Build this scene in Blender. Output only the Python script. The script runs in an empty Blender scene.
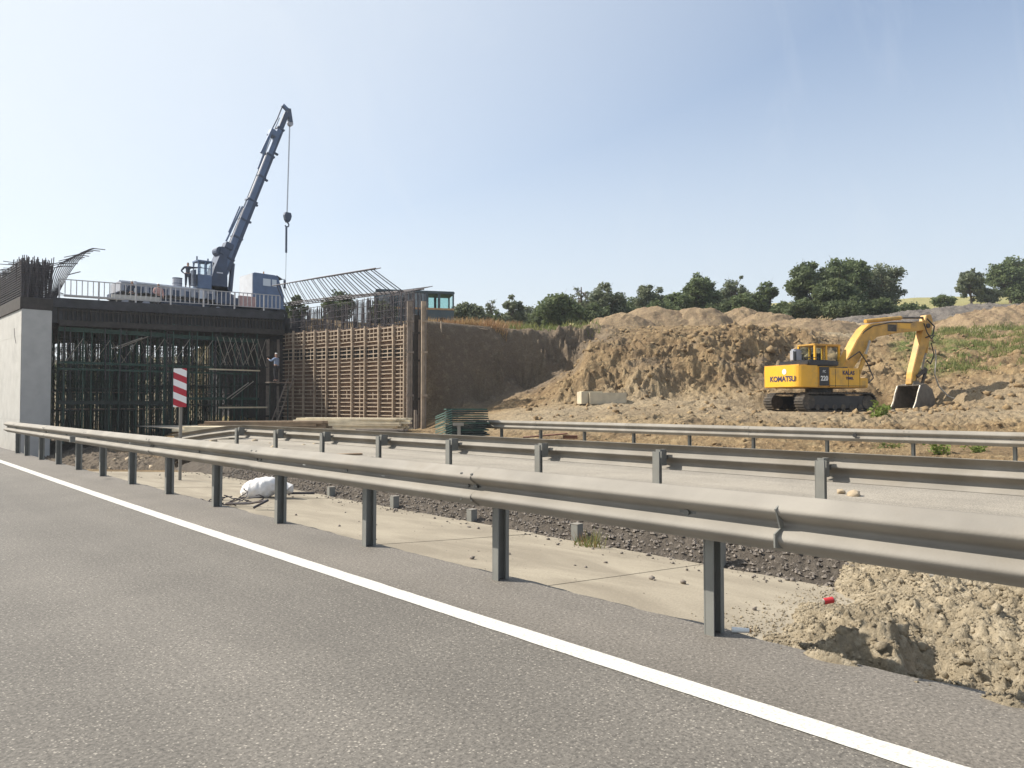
import bpy, bmesh, math, random
import numpy as np
from mathutils import Vector, Matrix, Euler
random.seed(7)
rng = np.random.default_rng(11)
R = math.radians
sc = bpy.context.scene
col = sc.collection

# ------------------------------------------------------------------ camera, sky, sun
CAM_H, FPX, YAW = 1.25, 750.0, R(43.5)
PITCH = math.atan(20.0 / FPX)
cd = bpy.data.cameras.new('camera'); cam = bpy.data.objects.new('camera', cd); col.objects.link(cam)
cd.sensor_width = 36; cd.lens = 36 * FPX / 1024; cd.clip_start = .05; cd.clip_end = 4000
cam.location = (0, 0, CAM_H); cam.rotation_euler = (R(90) + PITCH, 0, -YAW)
sc.camera = cam
SUN_EL = R(43)
sd = Vector((-.58, .815, 0)).normalized()           # horizontal direction towards the sun
SUN_DIR = Vector((sd.x * math.cos(SUN_EL), sd.y * math.cos(SUN_EL), math.sin(SUN_EL)))
world = bpy.data.worlds.new('World'); sc.world = world; world.use_nodes = True
wn = world.node_tree.nodes; wl = world.node_tree.links
sky = wn.new('ShaderNodeTexSky'); sky.sky_type = 'NISHITA'; sky.sun_disc = False
sky.sun_elevation = SUN_EL; sky.sun_rotation = math.atan2(sd.x, sd.y)
sky.air_density = 1.0; sky.dust_density = 1.3; sky.ozone_density = 1.0; sky.altitude = 100
# thin summer haze whitening the sky towards the horizon
wtc = wn.new('ShaderNodeTexCoord'); wsx = wn.new('ShaderNodeSeparateXYZ'); wl.new(wtc.outputs['Generated'], wsx.inputs[0])
wmr = wn.new('ShaderNodeMapRange'); wmr.interpolation_type = 'SMOOTHERSTEP'; wmr.inputs[1].default_value = -.12; wmr.inputs[2].default_value = .62; wmr.inputs[3].default_value = .88; wmr.inputs[4].default_value = .06
wl.new(wsx.outputs[2], wmr.inputs[0])
# stronger whitening around the sun's side of the sky
wdt = wn.new('ShaderNodeVectorMath'); wdt.operation = 'DOT_PRODUCT'; wdt.inputs[1].default_value = SUN_DIR; wl.new(wtc.outputs['Generated'], wdt.inputs[0])
wm2 = wn.new('ShaderNodeMapRange'); wm2.inputs[1].default_value = .02; wm2.inputs[2].default_value = .80; wm2.inputs[3].default_value = 0; wm2.inputs[4].default_value = .92; wl.new(wdt.outputs['Value'], wm2.inputs[0])
wa = wn.new('ShaderNodeMath'); wa.operation = 'MAXIMUM'; wl.new(wmr.outputs[0], wa.inputs[0]); wl.new(wm2.outputs[0], wa.inputs[1])
wmx = wn.new('ShaderNodeMixRGB'); wmx.inputs[2].default_value = (4.70, 5.05, 5.35, 1)
wl.new(wa.outputs[0], wmx.inputs[0]); wl.new(sky.outputs[0], wmx.inputs[1])
# very faint high cloud wisps
wmp = wn.new('ShaderNodeMapping'); wmp.inputs['Scale'].default_value = (2.2, 5.5, 1.2); wmp.inputs['Rotation'].default_value = (.3, .2, .9); wl.new(wtc.outputs['Generated'], wmp.inputs[0])
wno = wn.new('ShaderNodeTexNoise'); wno.inputs['Scale'].default_value = 1.6; wno.inputs['Detail'].default_value = 9; wno.inputs['Roughness'].default_value = .62; wno.inputs['Distortion'].default_value = 1.2; wl.new(wmp.outputs[0], wno.inputs['Vector'])
wm3 = wn.new('ShaderNodeMapRange'); wm3.inputs[1].default_value = .52; wm3.inputs[2].default_value = .80; wm3.inputs[3].default_value = 0; wm3.inputs[4].default_value = .16; wl.new(wno.outputs[0], wm3.inputs[0])
wcl = wn.new('ShaderNodeMixRGB'); wcl.inputs[2].default_value = (5.0, 5.2, 5.4, 1); wl.new(wm3.outputs[0], wcl.inputs[0]); wl.new(wmx.outputs[0], wcl.inputs[1])
wl.new(wcl.outputs[0], wn['Background'].inputs[0]); wn['Background'].inputs[1].default_value = .115
sl = bpy.data.lights.new('sun', 'SUN'); sl.energy = 5.0; sl.angle = R(.6); sl.color = (1, .93, .82)
so = bpy.data.objects.new('sun', sl); col.objects.link(so)
so.rotation_euler = (-SUN_DIR).to_track_quat('-Z', 'Y').to_euler(); so.location = (0, 0, 60)
sc.view_settings.view_transform = 'Standard'; sc.view_settings.look = 'None'
sc.view_settings.exposure = .64; sc.view_settings.gamma = 1
HAZE = .00045
sc.cycles.max_bounces = 6; sc.cycles.volume_bounces = 0

# ------------------------------------------------------------------ frames
sa, ca = math.sin(YAW), math.cos(YAW)
def W(lat, Z, z=0.0):            # lateral / forward metres -> world
    return Vector((Z * sa + lat * ca, Z * ca - lat * sa, z))
def at(px, py, Z):               # point seen at photo pixel at forward distance Z
    return W((px - 512) / FPX * Z, Z, CAM_H + (404 - py) / FPX * Z)
def atY(px, py, Y):              # same, on the plane y = Y
    r = (px - 512) / FPX; Z = Y / (ca - r * sa); return at(px, py, Z)
def atX(px, py, X):
    r = (px - 512) / FPX; Z = X / (sa + r * ca); return at(px, py, Z)
def g(Y):                        # gentle right-hand curve of the road
    t = (Y - 6.5) / 3.0
    return .026 * 3.0 * (math.log1p(math.exp(t)) if t < 30 else t)

# ------------------------------------------------------------------ numpy noise
_perm = rng.permutation(4096)
def _hash(ix, iy, s):
    v = (ix * 374761393 + iy * 668265263 + s * 974634777) & 0xffffffff
    v = (v ^ (v >> 13)) * 1274126177 & 0xffffffff
    return ((v ^ (v >> 16)) & 0xffffff) / float(0xffffff)
def vnoise(x, y, s=0):
    x = np.asarray(x, float); y = np.asarray(y, float)
    ix = np.floor(x).astype(np.int64); iy = np.floor(y).astype(np.int64)
    fx = x - ix; fy = y - iy; fx = fx * fx * (3 - 2 * fx); fy = fy * fy * (3 - 2 * fy)
    a = _hash(ix, iy, s); b = _hash(ix + 1, iy, s); c = _hash(ix, iy + 1, s); d = _hash(ix + 1, iy + 1, s)
    return (a * (1 - fx) + b * fx) * (1 - fy) + (c * (1 - fx) + d * fx) * fy * 1.0 * 1.0
def fbm(x, y, oct=4, s=0, gain=.5):
    r = 0; amp = 1; tot = 0
    for k in range(oct):
        r = r + amp * (vnoise(x, y, s + k) - .5); tot += amp; amp *= gain; x = x * 2.03 + 7.1; y = y * 2.03 + 3.7
    return r / tot * 2
def billow(x, y, oct=4, s=0, gain=.55):      # rounded lumps
    r = 0; amp = 1; tot = 0
    for k in range(oct):
        r = r + amp * (1 - np.abs(2 * vnoise(x, y, s + k) - 1)) ** 2; tot += amp; amp *= gain; x = x * 2.1 + 5.3; y = y * 2.1 + 1.9
    return r / tot
def ss(x, a, b):
    t = np.clip((np.asarray(x, float) - a) / (b - a), 0, 1); return t * t * (3 - 2 * t)

# ------------------------------------------------------------------ materials
def new_mat(name):
    m = bpy.data.materials.new(name); m.use_nodes = True
    return m, m.node_tree.nodes, m.node_tree.links, m.node_tree.nodes['Principled BSDF']
def mat(name, c, rough=.7, metal=0, var=.12, scale=6, bump=0, bscale=40, dirt=None, dirt_amt=.35, coord='Object', spec=None):
    m, n, l, b = new_mat(name)
    b.inputs['Roughness'].default_value = rough; b.inputs['Metallic'].default_value = metal
    if spec is not None: b.inputs['Specular IOR Level'].default_value = spec
    tc = n.new('ShaderNodeTexCoord')
    no = n.new('ShaderNodeTexNoise'); no.inputs['Scale'].default_value = scale; no.inputs['Detail'].default_value = 6
    l.new(tc.outputs[coord], no.inputs['Vector'])
    r = n.new('ShaderNodeValToRGB'); e = r.color_ramp.elements
    e[0].position = .3; e[1].position = .7
    e[0].color = (*[max(0, v * (1 - var)) for v in c], 1); e[1].color = (*[min(1, v * (1 + var)) for v in c], 1)
    l.new(no.outputs[0], r.inputs[0]); out = r.outputs[0]
    if dirt:
        n2 = n.new('ShaderNodeTexNoise'); n2.inputs['Scale'].default_value = scale * .37; n2.inputs['Detail'].default_value = 8; n2.inputs['Roughness'].default_value = .7
        l.new(tc.outputs[coord], n2.inputs['Vector'])
        mr = n.new('ShaderNodeMapRange'); mr.inputs[1].default_value = .5; mr.inputs[2].default_value = .72; mr.inputs[4].default_value = dirt_amt
        l.new(n2.outputs[0], mr.inputs[0])
        mx = n.new('ShaderNodeMixRGB'); mx.inputs[2].default_value = (*dirt, 1)
        l.new(mr.outputs[0], mx.inputs[0]); l.new(out, mx.inputs[1]); out = mx.outputs[0]
    l.new(out, b.inputs['Base Color'])
    if bump:
        n3 = n.new('ShaderNodeTexNoise'); n3.inputs['Scale'].default_value = bscale; n3.inputs['Detail'].default_value = 6
        l.new(tc.outputs[coord], n3.inputs['Vector'])
        bp = n.new('ShaderNodeBump'); bp.inputs['Strength'].default_value = bump; bp.inputs['Distance'].default_value = .02
        l.new(n3.outputs[0], bp.inputs['Height']); l.new(bp.outputs[0], b.inputs['Normal'])
    return m
M = {}
M['galv'] = mat('galvanised_steel', (.245, .226, .196), .72, 0, .16, 2.2, .08, 90, dirt=(.19, .16, .12), dirt_amt=.6, spec=.3)
M['post'] = mat('post_steel', (.20, .20, .182), .75, 0, .12, 5, dirt=(.24, .21, .17), dirt_amt=.4)
M['bolt'] = mat('bolt_steel', (.16, .16, .15), .5, .6)
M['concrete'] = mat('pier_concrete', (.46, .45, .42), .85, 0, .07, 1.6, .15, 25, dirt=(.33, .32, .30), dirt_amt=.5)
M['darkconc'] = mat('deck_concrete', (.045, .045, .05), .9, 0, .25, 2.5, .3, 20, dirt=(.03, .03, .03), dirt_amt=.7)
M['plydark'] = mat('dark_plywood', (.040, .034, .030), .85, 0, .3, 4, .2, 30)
M['ply'] = mat('plywood_sheet', (.17, .105, .07), .8, 0, .35, 1.2, .1, 30, dirt=(.12, .085, .06), dirt_amt=.6)
M['timber'] = mat('formwork_timber', (.335, .265, .195), .8, 0, .28, 3, .15, 40, dirt=(.2, .165, .13), dirt_amt=.5)
M['timberpale'] = mat('pale_timber', (.66, .57, .41), .8, 0, .15, 3, .15, 40)
M['timberbrown'] = mat('brown_timber', (.27, .19, .12), .85, 0, .25, 3, .2, 40)
M['timbergrey'] = mat('weathered_timber', (.20, .165, .135), .9, 0, .25, 4, .25, 40)
M['green'] = mat('green_painted_steel', (.02, .062, .045), .6, 0, .3, 6, dirt=(.06, .06, .05), dirt_amt=.5)
M['darkgreen'] = mat('dark_green_steel', (.018, .030, .026), .65, 0, .3, 6, dirt=(.07, .06, .05), dirt_amt=.5)
M['palesteel'] = mat('pale_dusty_steel', (.30, .27, .22), .6, .2, .2, 6)
M['rebar'] = mat('rebar_steel', (.065, .060, .068), .65, .3, .3, 8, dirt=(.12, .07, .045), dirt_amt=.5)
M['railing'] = mat('pale_railing_steel', (.42, .41, .41), .5, .2, .08, 5)
M['yellow'] = mat('excavator_yellow', (.74, .40, .03), .42, 0, .05, 3, .03, 20, dirt=(.34, .22, .09), dirt_amt=.75)
M['yellow2'] = mat('worn_yellow_paint', (.53, .30, .055), .5, 0, .15, 3, .03, 20, dirt=(.17, .12, .07), dirt_amt=.85)
M['black'] = mat('black_panel', (.022, .022, .025), .45, 0, .2, 5, dirt=(.09, .08, .06), dirt_amt=.5)
M['track'] = mat('track_steel', (.075, .065, .055), .7, .3, .3, 6, .2, 30, dirt=(.26, .20, .13), dirt_amt=.8)
M['bucket'] = mat('bucket_steel', (.16, .14, .115), .55, .4, .25, 4, .1, 30, dirt=(.3, .23, .15), dirt_amt=.7)
M['shiny'] = mat('worn_shiny_steel', (.36, .33, .28), .5, .5, .1, 6)
M['rubber'] = mat('rubber', (.02, .02, .02), .8)
M['cblue'] = mat('crane_blue_grey', (.10, .15, .25), .45, .1, .12, 2, dirt=(.09, .1, .13), dirt_amt=.5)
M['cdark'] = mat('crane_dark_blue', (.048, .070, .12), .5, .1, .2, 2, dirt=(.07, .07, .07), dirt_amt=.5)
M['cwhite'] = mat('truck_white_paint', (.62, .64, .68), .4, 0, .06, 2, dirt=(.4, .38, .34), dirt_amt=.6)
M['cgrey'] = mat('truck_body_grey', (.34, .35, .39), .5, 0, .1, 2, dirt=(.22, .17, .13), dirt_amt=.6)
M['teal'] = mat('bus_dark_teal', (.05, .075, .085), .5, 0, .15, 2, dirt=(.12, .1, .08), dirt_amt=.5)
M['orange'] = mat('orange_stripe', (.45, .25, .11), .6)
M['white'] = mat('white_paint', (.75, .75, .72), .6, 0, .05, 5)
M['amber'] = mat('white_reflector', (.8, .78, .7), .3)
M['red'] = mat('red_paint', (.5, .035, .04), .5)
M['sack'] = mat('white_sack', (.72, .70, .68), .7, 0, .12, 8, .4, 25, dirt=(.45, .4, .33), dirt_amt=.4)
M['bark'] = mat('bark', (.10, .075, .055), .95, 0, .3, 5, .5, 20)
M['skin'] = mat('skin', (.35, .2, .14), .6)
M['navy'] = mat('navy_cloth', (.05, .06, .085), .9)
M['bluecloth'] = mat('blue_grey_cloth', (.20, .26, .38), .9)
M['pinkcloth'] = mat('faded_red_cloth', (.5, .3, .27), .9)
M['darkcloth'] = mat('dark_cloth', (.03, .03, .035), .9)
M['helmet'] = mat('white_helmet', (.75, .75, .72), .4)
M['hair'] = mat('dark_hair', (.02, .015, .012), .8)
M['block'] = mat('pale_block', (.48, .42, .31), .9, 0, .15, 3, .3, 20)
M['stone'] = mat('stone', (.40, .32, .22), .9, 0, .3, 4, .5, 20)
M['hose'] = mat('black_hose', (.02, .02, .02), .5)
def glass_mat(name, c, rough=.08):
    m, n, l, b = new_mat(name); b.inputs['Base Color'].default_value = (*c, 1)
    b.inputs['Roughness'].default_value = rough; b.inputs['Metallic'].default_value = 0
    b.inputs['Specular IOR Level'].default_value = .9
    return m
M['glass'] = glass_mat('dark_glass', (.12, .14, .15))
def clear_glass(name, c):
    m, n, l, b = new_mat(name); b.inputs['Base Color'].default_value = (*c, 1)
    b.inputs['Roughness'].default_value = .02; b.inputs['Transmission Weight'].default_value = 1; b.inputs['IOR'].default_value = 1.02
    return m
M['clear'] = clear_glass('clear_glass', (.75, .83, .86)); M['tealglass'] = clear_glass('teal_glass', (.62, .80, .78))

def asphalt(name, base, agg, pale_amt=.3, speck=1.0):
    m, n, l, b = new_mat(name); b.inputs['Roughness'].default_value = .82
    tc = n.new('ShaderNodeTexCoord')
    def noise(s, d=5, r=.6):
        x = n.new('ShaderNodeTexNoise'); x.inputs['Scale'].default_value = s; x.inputs['Detail'].default_value = d; x.inputs['Roughness'].default_value = r
        l.new(tc.outputs['Object'], x.inputs['Vector']); return x
    big = noise(.9, 4); r = n.new('ShaderNodeValToRGB'); e = r.color_ramp.elements
    e[0].position = .3; e[1].position = .7; e[0].color = (*[v * .88 for v in base], 1); e[1].color = (*[v * 1.12 for v in base], 1)
    l.new(big.outputs[0], r.inputs[0])
    f = noise(55, 3, .75); r2 = n.new('ShaderNodeMapRange'); r2.inputs[1].default_value = .35; r2.inputs[2].default_value = .65; r2.inputs[3].default_value = .60; r2.inputs[4].default_value = 1.42
    l.new(f.outputs[0], r2.inputs[0])
    mu = n.new('ShaderNodeMixRGB'); mu.blend_type = 'MULTIPLY'; mu.inputs[0].default_value = 1
    l.new(r.outputs[0], mu.inputs[1]); l.new(r2.outputs[0], mu.inputs[2])
    out = mu.outputs[0]
    for sc_, thr, amt in ((80, .22, .5), (48, .18, .6), (27, .10, .35)):
        v = n.new('ShaderNodeTexVoronoi'); v.inputs['Scale'].default_value = sc_; l.new(tc.outputs['Object'], v.inputs['Vector'])
        d = n.new('ShaderNodeMapRange'); d.inputs[1].default_value = thr; d.inputs[2].default_value = thr + .1; d.inputs[3].default_value = 1; d.inputs[4].default_value = 0
        l.new(v.outputs['Distance'], d.inputs[0])
        sp = n.new('ShaderNodeSeparateColor'); l.new(v.outputs['Color'], sp.inputs[0])
        pk = n.new('ShaderNodeMath'); pk.operation = 'GREATER_THAN'; pk.inputs[1].default_value = 1 - pale_amt; l.new(sp.outputs[0], pk.inputs[0])
        ml = n.new('ShaderNodeMath'); ml.operation = 'MULTIPLY'; l.new(d.outputs[0], ml.inputs[0]); l.new(pk.outputs[0], ml.inputs[1])
        m2 = n.new('ShaderNodeMath'); m2.operation = 'MULTIPLY'; m2.inputs[1].default_value = amt * speck; l.new(ml.outputs[0], m2.inputs[0])
        mx = n.new('ShaderNodeMixRGB'); mx.inputs[2].default_value = (*agg, 1); l.new(m2.outputs[0], mx.inputs[0]); l.new(out, mx.inputs[1]); out = mx.outputs[0]
    v = n.new('ShaderNodeTexVoronoi'); v.inputs['Scale'].default_value = 58; l.new(tc.outputs['Object'], v.inputs['Vector'])
    d = n.new('ShaderNodeMapRange'); d.inputs[1].default_value = .14; d.inputs[2].default_value = .30; d.inputs[3].default_value = .55; d.inputs[4].default_value = 0; l.new(v.outputs['Distance'], d.inputs[0])
    sp = n.new('ShaderNodeSeparateColor'); l.new(v.outputs['Color'], sp.inputs[0]); pk = n.new('ShaderNodeMath'); pk.operation = 'GREATER_THAN'; pk.inputs[1].default_value = .72; l.new(sp.outputs[1], pk.inputs[0])
    ml = n.new('ShaderNodeMath'); ml.operation = 'MULTIPLY'; l.new(d.outputs[0], ml.inputs[0]); l.new(pk.outputs[0], ml.inputs[1])
    mx = n.new('ShaderNodeMixRGB'); mx.inputs[2].default_value = (.035, .032, .028, 1); l.new(ml.outputs[0], mx.inputs[0]); l.new(out, mx.inputs[1]); out = mx.outputs[0]
    mp = n.new('ShaderNodeMapping'); mp.inputs['Scale'].default_value = (1.1, .05, 1); l.new(tc.outputs['Object'], mp.inputs[0])
    st = n.new('ShaderNodeTexNoise'); st.inputs['Scale'].default_value = 1.0; st.inputs['Detail'].default_value = 5; l.new(mp.outputs[0], st.inputs['Vector'])
    sm = n.new('ShaderNodeMapRange'); sm.inputs[1].default_value = .35; sm.inputs[2].default_value = .65; sm.inputs[3].default_value = .86; sm.inputs[4].default_value = 1.10; l.new(st.outputs[0], sm.inputs[0])
    mu2 = n.new('ShaderNodeMixRGB'); mu2.blend_type = 'MULTIPLY'; mu2.inputs[0].default_value = 1; l.new(out, mu2.inputs[1]); l.new(sm.outputs[0], mu2.inputs[2]); out = mu2.outputs[0]
    l.new(out, b.inputs['Base Color'])
    bp = n.new('ShaderNodeBump'); bp.inputs['Strength'].default_value = .3; bp.inputs['Distance'].default_value = .006
    l.new(f.outputs[0], bp.inputs['Height']); l.new(bp.outputs[0], b.inputs['Normal'])
    return m
M['asphalt'] = asphalt('asphalt', (.130, .118, .102), (.44, .40, .34))
M['shoulder'] = asphalt('shoulder_asphalt', (.150, .134, .114), (.42, .38, .33), .2)
M['dusty'] = asphalt('dusty_asphalt', (.27, .24, .195), (.42, .38, .32), .25)
M['gravel'] = asphalt('dark_gravel', (.15, .128, .108), (.28, .245, .205), .35)

def line_mat():
    m, n, l, b = new_mat('road_line_paint'); b.inputs['Roughness'].default_value = .65
    tc = n.new('ShaderNodeTexCoord')
    x = n.new('ShaderNodeTexNoise'); x.inputs['Scale'].default_value = 70; x.inputs['Detail'].default_value = 4; l.new(tc.outputs['Object'], x.inputs['Vector'])
    r = n.new('ShaderNodeValToRGB'); e = r.color_ramp.elements; e[0].position = .36; e[1].position = .50
    e[0].color = (.44, .425, .385, 1); e[1].color = (.60, .585, .54, 1); l.new(x.outputs[0], r.inputs[0]); l.new(r.outputs[0], b.inputs['Base Color'])
    return m
M['line'] = line_mat()
def channel_mat():
    m, n, l, b = new_mat('channel_concrete'); b.inputs['Roughness'].default_value = .9
    tc = n.new('ShaderNodeTexCoord'); mp = n.new('ShaderNodeMapping'); mp.inputs['Scale'].default_value = (1, .45, 1); mp.inputs['Rotation'].default_value = (0, 0, .5)
    l.new(tc.outputs['Object'], mp.inputs[0])
    x = n.new('ShaderNodeTexNoise'); x.inputs['Scale'].default_value = 1.4; x.inputs['Detail'].default_value = 7; x.inputs['Roughness'].default_value = .6; x.inputs['Distortion'].default_value = .6; l.new(mp.outputs[0], x.inputs['Vector'])
    r = n.new('ShaderNodeValToRGB'); e = r.color_ramp.elements; e[0].position = .36; e[1].position = .62
    e[0].color = (.235, .20, .148, 1); e[1].color = (.335, .29, .218, 1); l.new(x.outputs[0], r.inputs[0])
    y = n.new('ShaderNodeTexNoise'); y.inputs['Scale'].default_value = 60; y.inputs['Detail'].default_value = 5; l.new(tc.outputs['Object'], y.inputs['Vector'])
    mr = n.new('ShaderNodeMapRange'); mr.inputs[1].default_value = .3; mr.inputs[2].default_value = .7; mr.inputs[3].default_value = .86; mr.inputs[4].default_value = 1.1; l.new(y.outputs[0], mr.inputs[0])
    mu = n.new('ShaderNodeMixRGB'); mu.blend_type = 'MULTIPLY'; mu.inputs[0].default_value = 1; l.new(r.outputs[0], mu.inputs[1]); l.new(mr.outputs[0], mu.inputs[2])
    l.new(mu.outputs[0], b.inputs['Base Color'])
    bp = n.new('ShaderNodeBump'); bp.inputs['Strength'].default_value = .35; bp.inputs['Distance'].default_value = .01; l.new(y.outputs[0], bp.inputs['Height']); l.new(bp.outputs[0], b.inputs['Normal'])
    return m
M['channel'] = channel_mat()
def earth_mat(name, c1, c2, c3, zones=False, s1=.35, s2=2.2, bumpd=.12, bs=3.0):
    m, n, l, b = new_mat(name); b.inputs['Roughness'].default_value = .95; b.inputs['Specular IOR Level'].default_value = .15
    tc = n.new('ShaderNodeTexCoord')
    def noise(s, d=8, r=.65):
        x = n.new('ShaderNodeTexNoise'); x.inputs['Scale'].default_value = s; x.inputs['Detail'].default_value = d; x.inputs['Roughness'].default_value = r
        l.new(tc.outputs['Object'], x.inputs['Vector']); return x
    def mix(a, bb, f):
        x = n.new('ShaderNodeMixRGB')
        if isinstance(f, float): x.inputs[0].default_value = f
        else: l.new(f, x.inputs[0])
        for k, v in ((1, a), (2, bb)):
            if isinstance(v, tuple): x.inputs[k].default_value = (*v, 1)
            else: l.new(v, x.inputs[k])
        return x.outputs[0]
    def rng_(o, a, bb, lo=0, hi=1):
        x = n.new('ShaderNodeMapRange'); x.inputs[1].default_value = a; x.inputs[2].default_value = bb; x.inputs[3].default_value = lo; x.inputs[4].default_value = hi; l.new(o, x.inputs[0]); return x.outputs[0]
    A = noise(s1, 9, .7); B = noise(s2, 10, .75); C = noise(11, 6, .7)
    c = mix(c1, c2, rng_(A.outputs[0], .38, .58)); c = mix(c, c3, rng_(B.outputs[0], .52, .64, 0, .85)); E_ = noise(s2 * 2.7, 8, .8); c = mix(c, tuple(v * .45 for v in c2), rng_(E_.outputs[0], .57, .66, 0, .75))
    if zones:
        at_ = n.new('ShaderNodeAttribute'); at_.attribute_name = 'zone'; sp = n.new('ShaderNodeSeparateColor'); l.new(at_.outputs['Color'], sp.inputs[0])
        c = mix(c, mix((.33, .265, .18), (.42, .355, .255), B.outputs[0]), sp.outputs[1])
        gcol = mix(mix((.15, .165, .05), (.085, .125, .032), rng_(B.outputs[0], .4, .6)), (.24, .21, .10), rng_(C.outputs[0], .5, .62))
        gm = n.new('ShaderNodeMath'); gm.operation = 'MULTIPLY'; l.new(sp.outputs[0], gm.inputs[0]); l.new(rng_(B.outputs[0], .38, .52), gm.inputs[1])
        c = mix(c, gcol, gm.outputs[0])
        c = mix(c, mix((.36, .31, .15), (.27, .26, .11), rng_(A.outputs[0], .35, .6)), sp.outputs[2])
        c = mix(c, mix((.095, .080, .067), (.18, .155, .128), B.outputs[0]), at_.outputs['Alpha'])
    f = rng_(C.outputs[0], .3, .7, .72, 1.22)
    mu = n.new('ShaderNodeMixRGB'); mu.blend_type = 'MULTIPLY'; mu.inputs[0].default_value = 1; l.new(c, mu.inputs[1]); l.new(f, mu.inputs[2])
    l.new(mu.outputs[0], b.inputs['Base Color'])
    D = noise(bs, 12, .72)
    bp = n.new('ShaderNodeBump'); bp.inputs['Strength'].default_value = .9; bp.inputs['Distance'].default_value = bumpd; l.new(D.outputs[0], bp.inputs['Height'])
    l.new(bp.outputs[0], b.inputs['Normal'])
    return m
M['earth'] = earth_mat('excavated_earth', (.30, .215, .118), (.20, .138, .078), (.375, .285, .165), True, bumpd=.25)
M['mound'] = earth_mat('clay_spoil', (.41, .345, .245), (.315, .26, .18), (.50, .43, .32), False, 1.5, 14, .03, 60)
M['clod'] = earth_mat('earth_clods', (.30, .215, .12), (.20, .14, .08), (.38, .285, .165), False, .6, 2.5, .05, 6)
M['spoil'] = earth_mat('spoil_heap_earth', (.29, .215, .135), (.215, .155, .10), (.36, .27, .155), False, .5, 3, .2, 3)
M['spoilgrey'] = earth_mat('dark_spoil_earth', (.13, .115, .105), (.18, .16, .14), (.22, .195, .17), False, .5, 3, .2, 3)

def leaf_mat(name, c, c2):
    m, n, l, b = new_mat(name); b.inputs['Roughness'].default_value = .6; b.inputs['Specular IOR Level'].default_value = .25
    tc = n.new('ShaderNodeTexCoord')
    x = n.new('ShaderNodeTexNoise'); x.inputs['Scale'].default_value = .9; x.inputs['Detail'].default_value = 6; l.new(tc.outputs['Object'], x.inputs['Vector'])
    r = n.new('ShaderNodeValToRGB'); e = r.color_ramp.elements; e[0].position = .35; e[1].position = .65; e[0].color = (*c, 1); e[1].color = (*c2, 1)
    l.new(x.outputs[0], r.inputs[0]); l.new(r.outputs[0], b.inputs['Base Color'])
    tr = n.new('ShaderNodeBsdfTranslucent'); l.new(r.outputs[0], tr.inputs['Color']); ms = n.new('ShaderNodeMixShader'); ms.inputs[0].default_value = .4
    l.new(b.outputs[0], ms.inputs[1]); l.new(tr.outputs[0], ms.inputs[2]); l.new(ms.outputs[0], n['Material Output'].inputs['Surface'])
    return m
M['leafA'] = leaf_mat('leaves_dark', (.085, .112, .055), (.145, .175, .082))
M['leafB'] = leaf_mat('leaves_mid', (.10, .135, .062), (.17, .205, .095))
M['leafC'] = leaf_mat('leaves_grey', (.125, .15, .092), (.20, .22, .135))
M['leafY'] = leaf_mat('leaves_fresh', (.14, .19, .04), (.22, .27, .07))
M['dry'] = leaf_mat('dry_grass_blades', (.30, .17, .09), (.38, .27, .13))
M['weed'] = leaf_mat('weed_blades', (.13, .17, .05), (.24, .24, .09))

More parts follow.
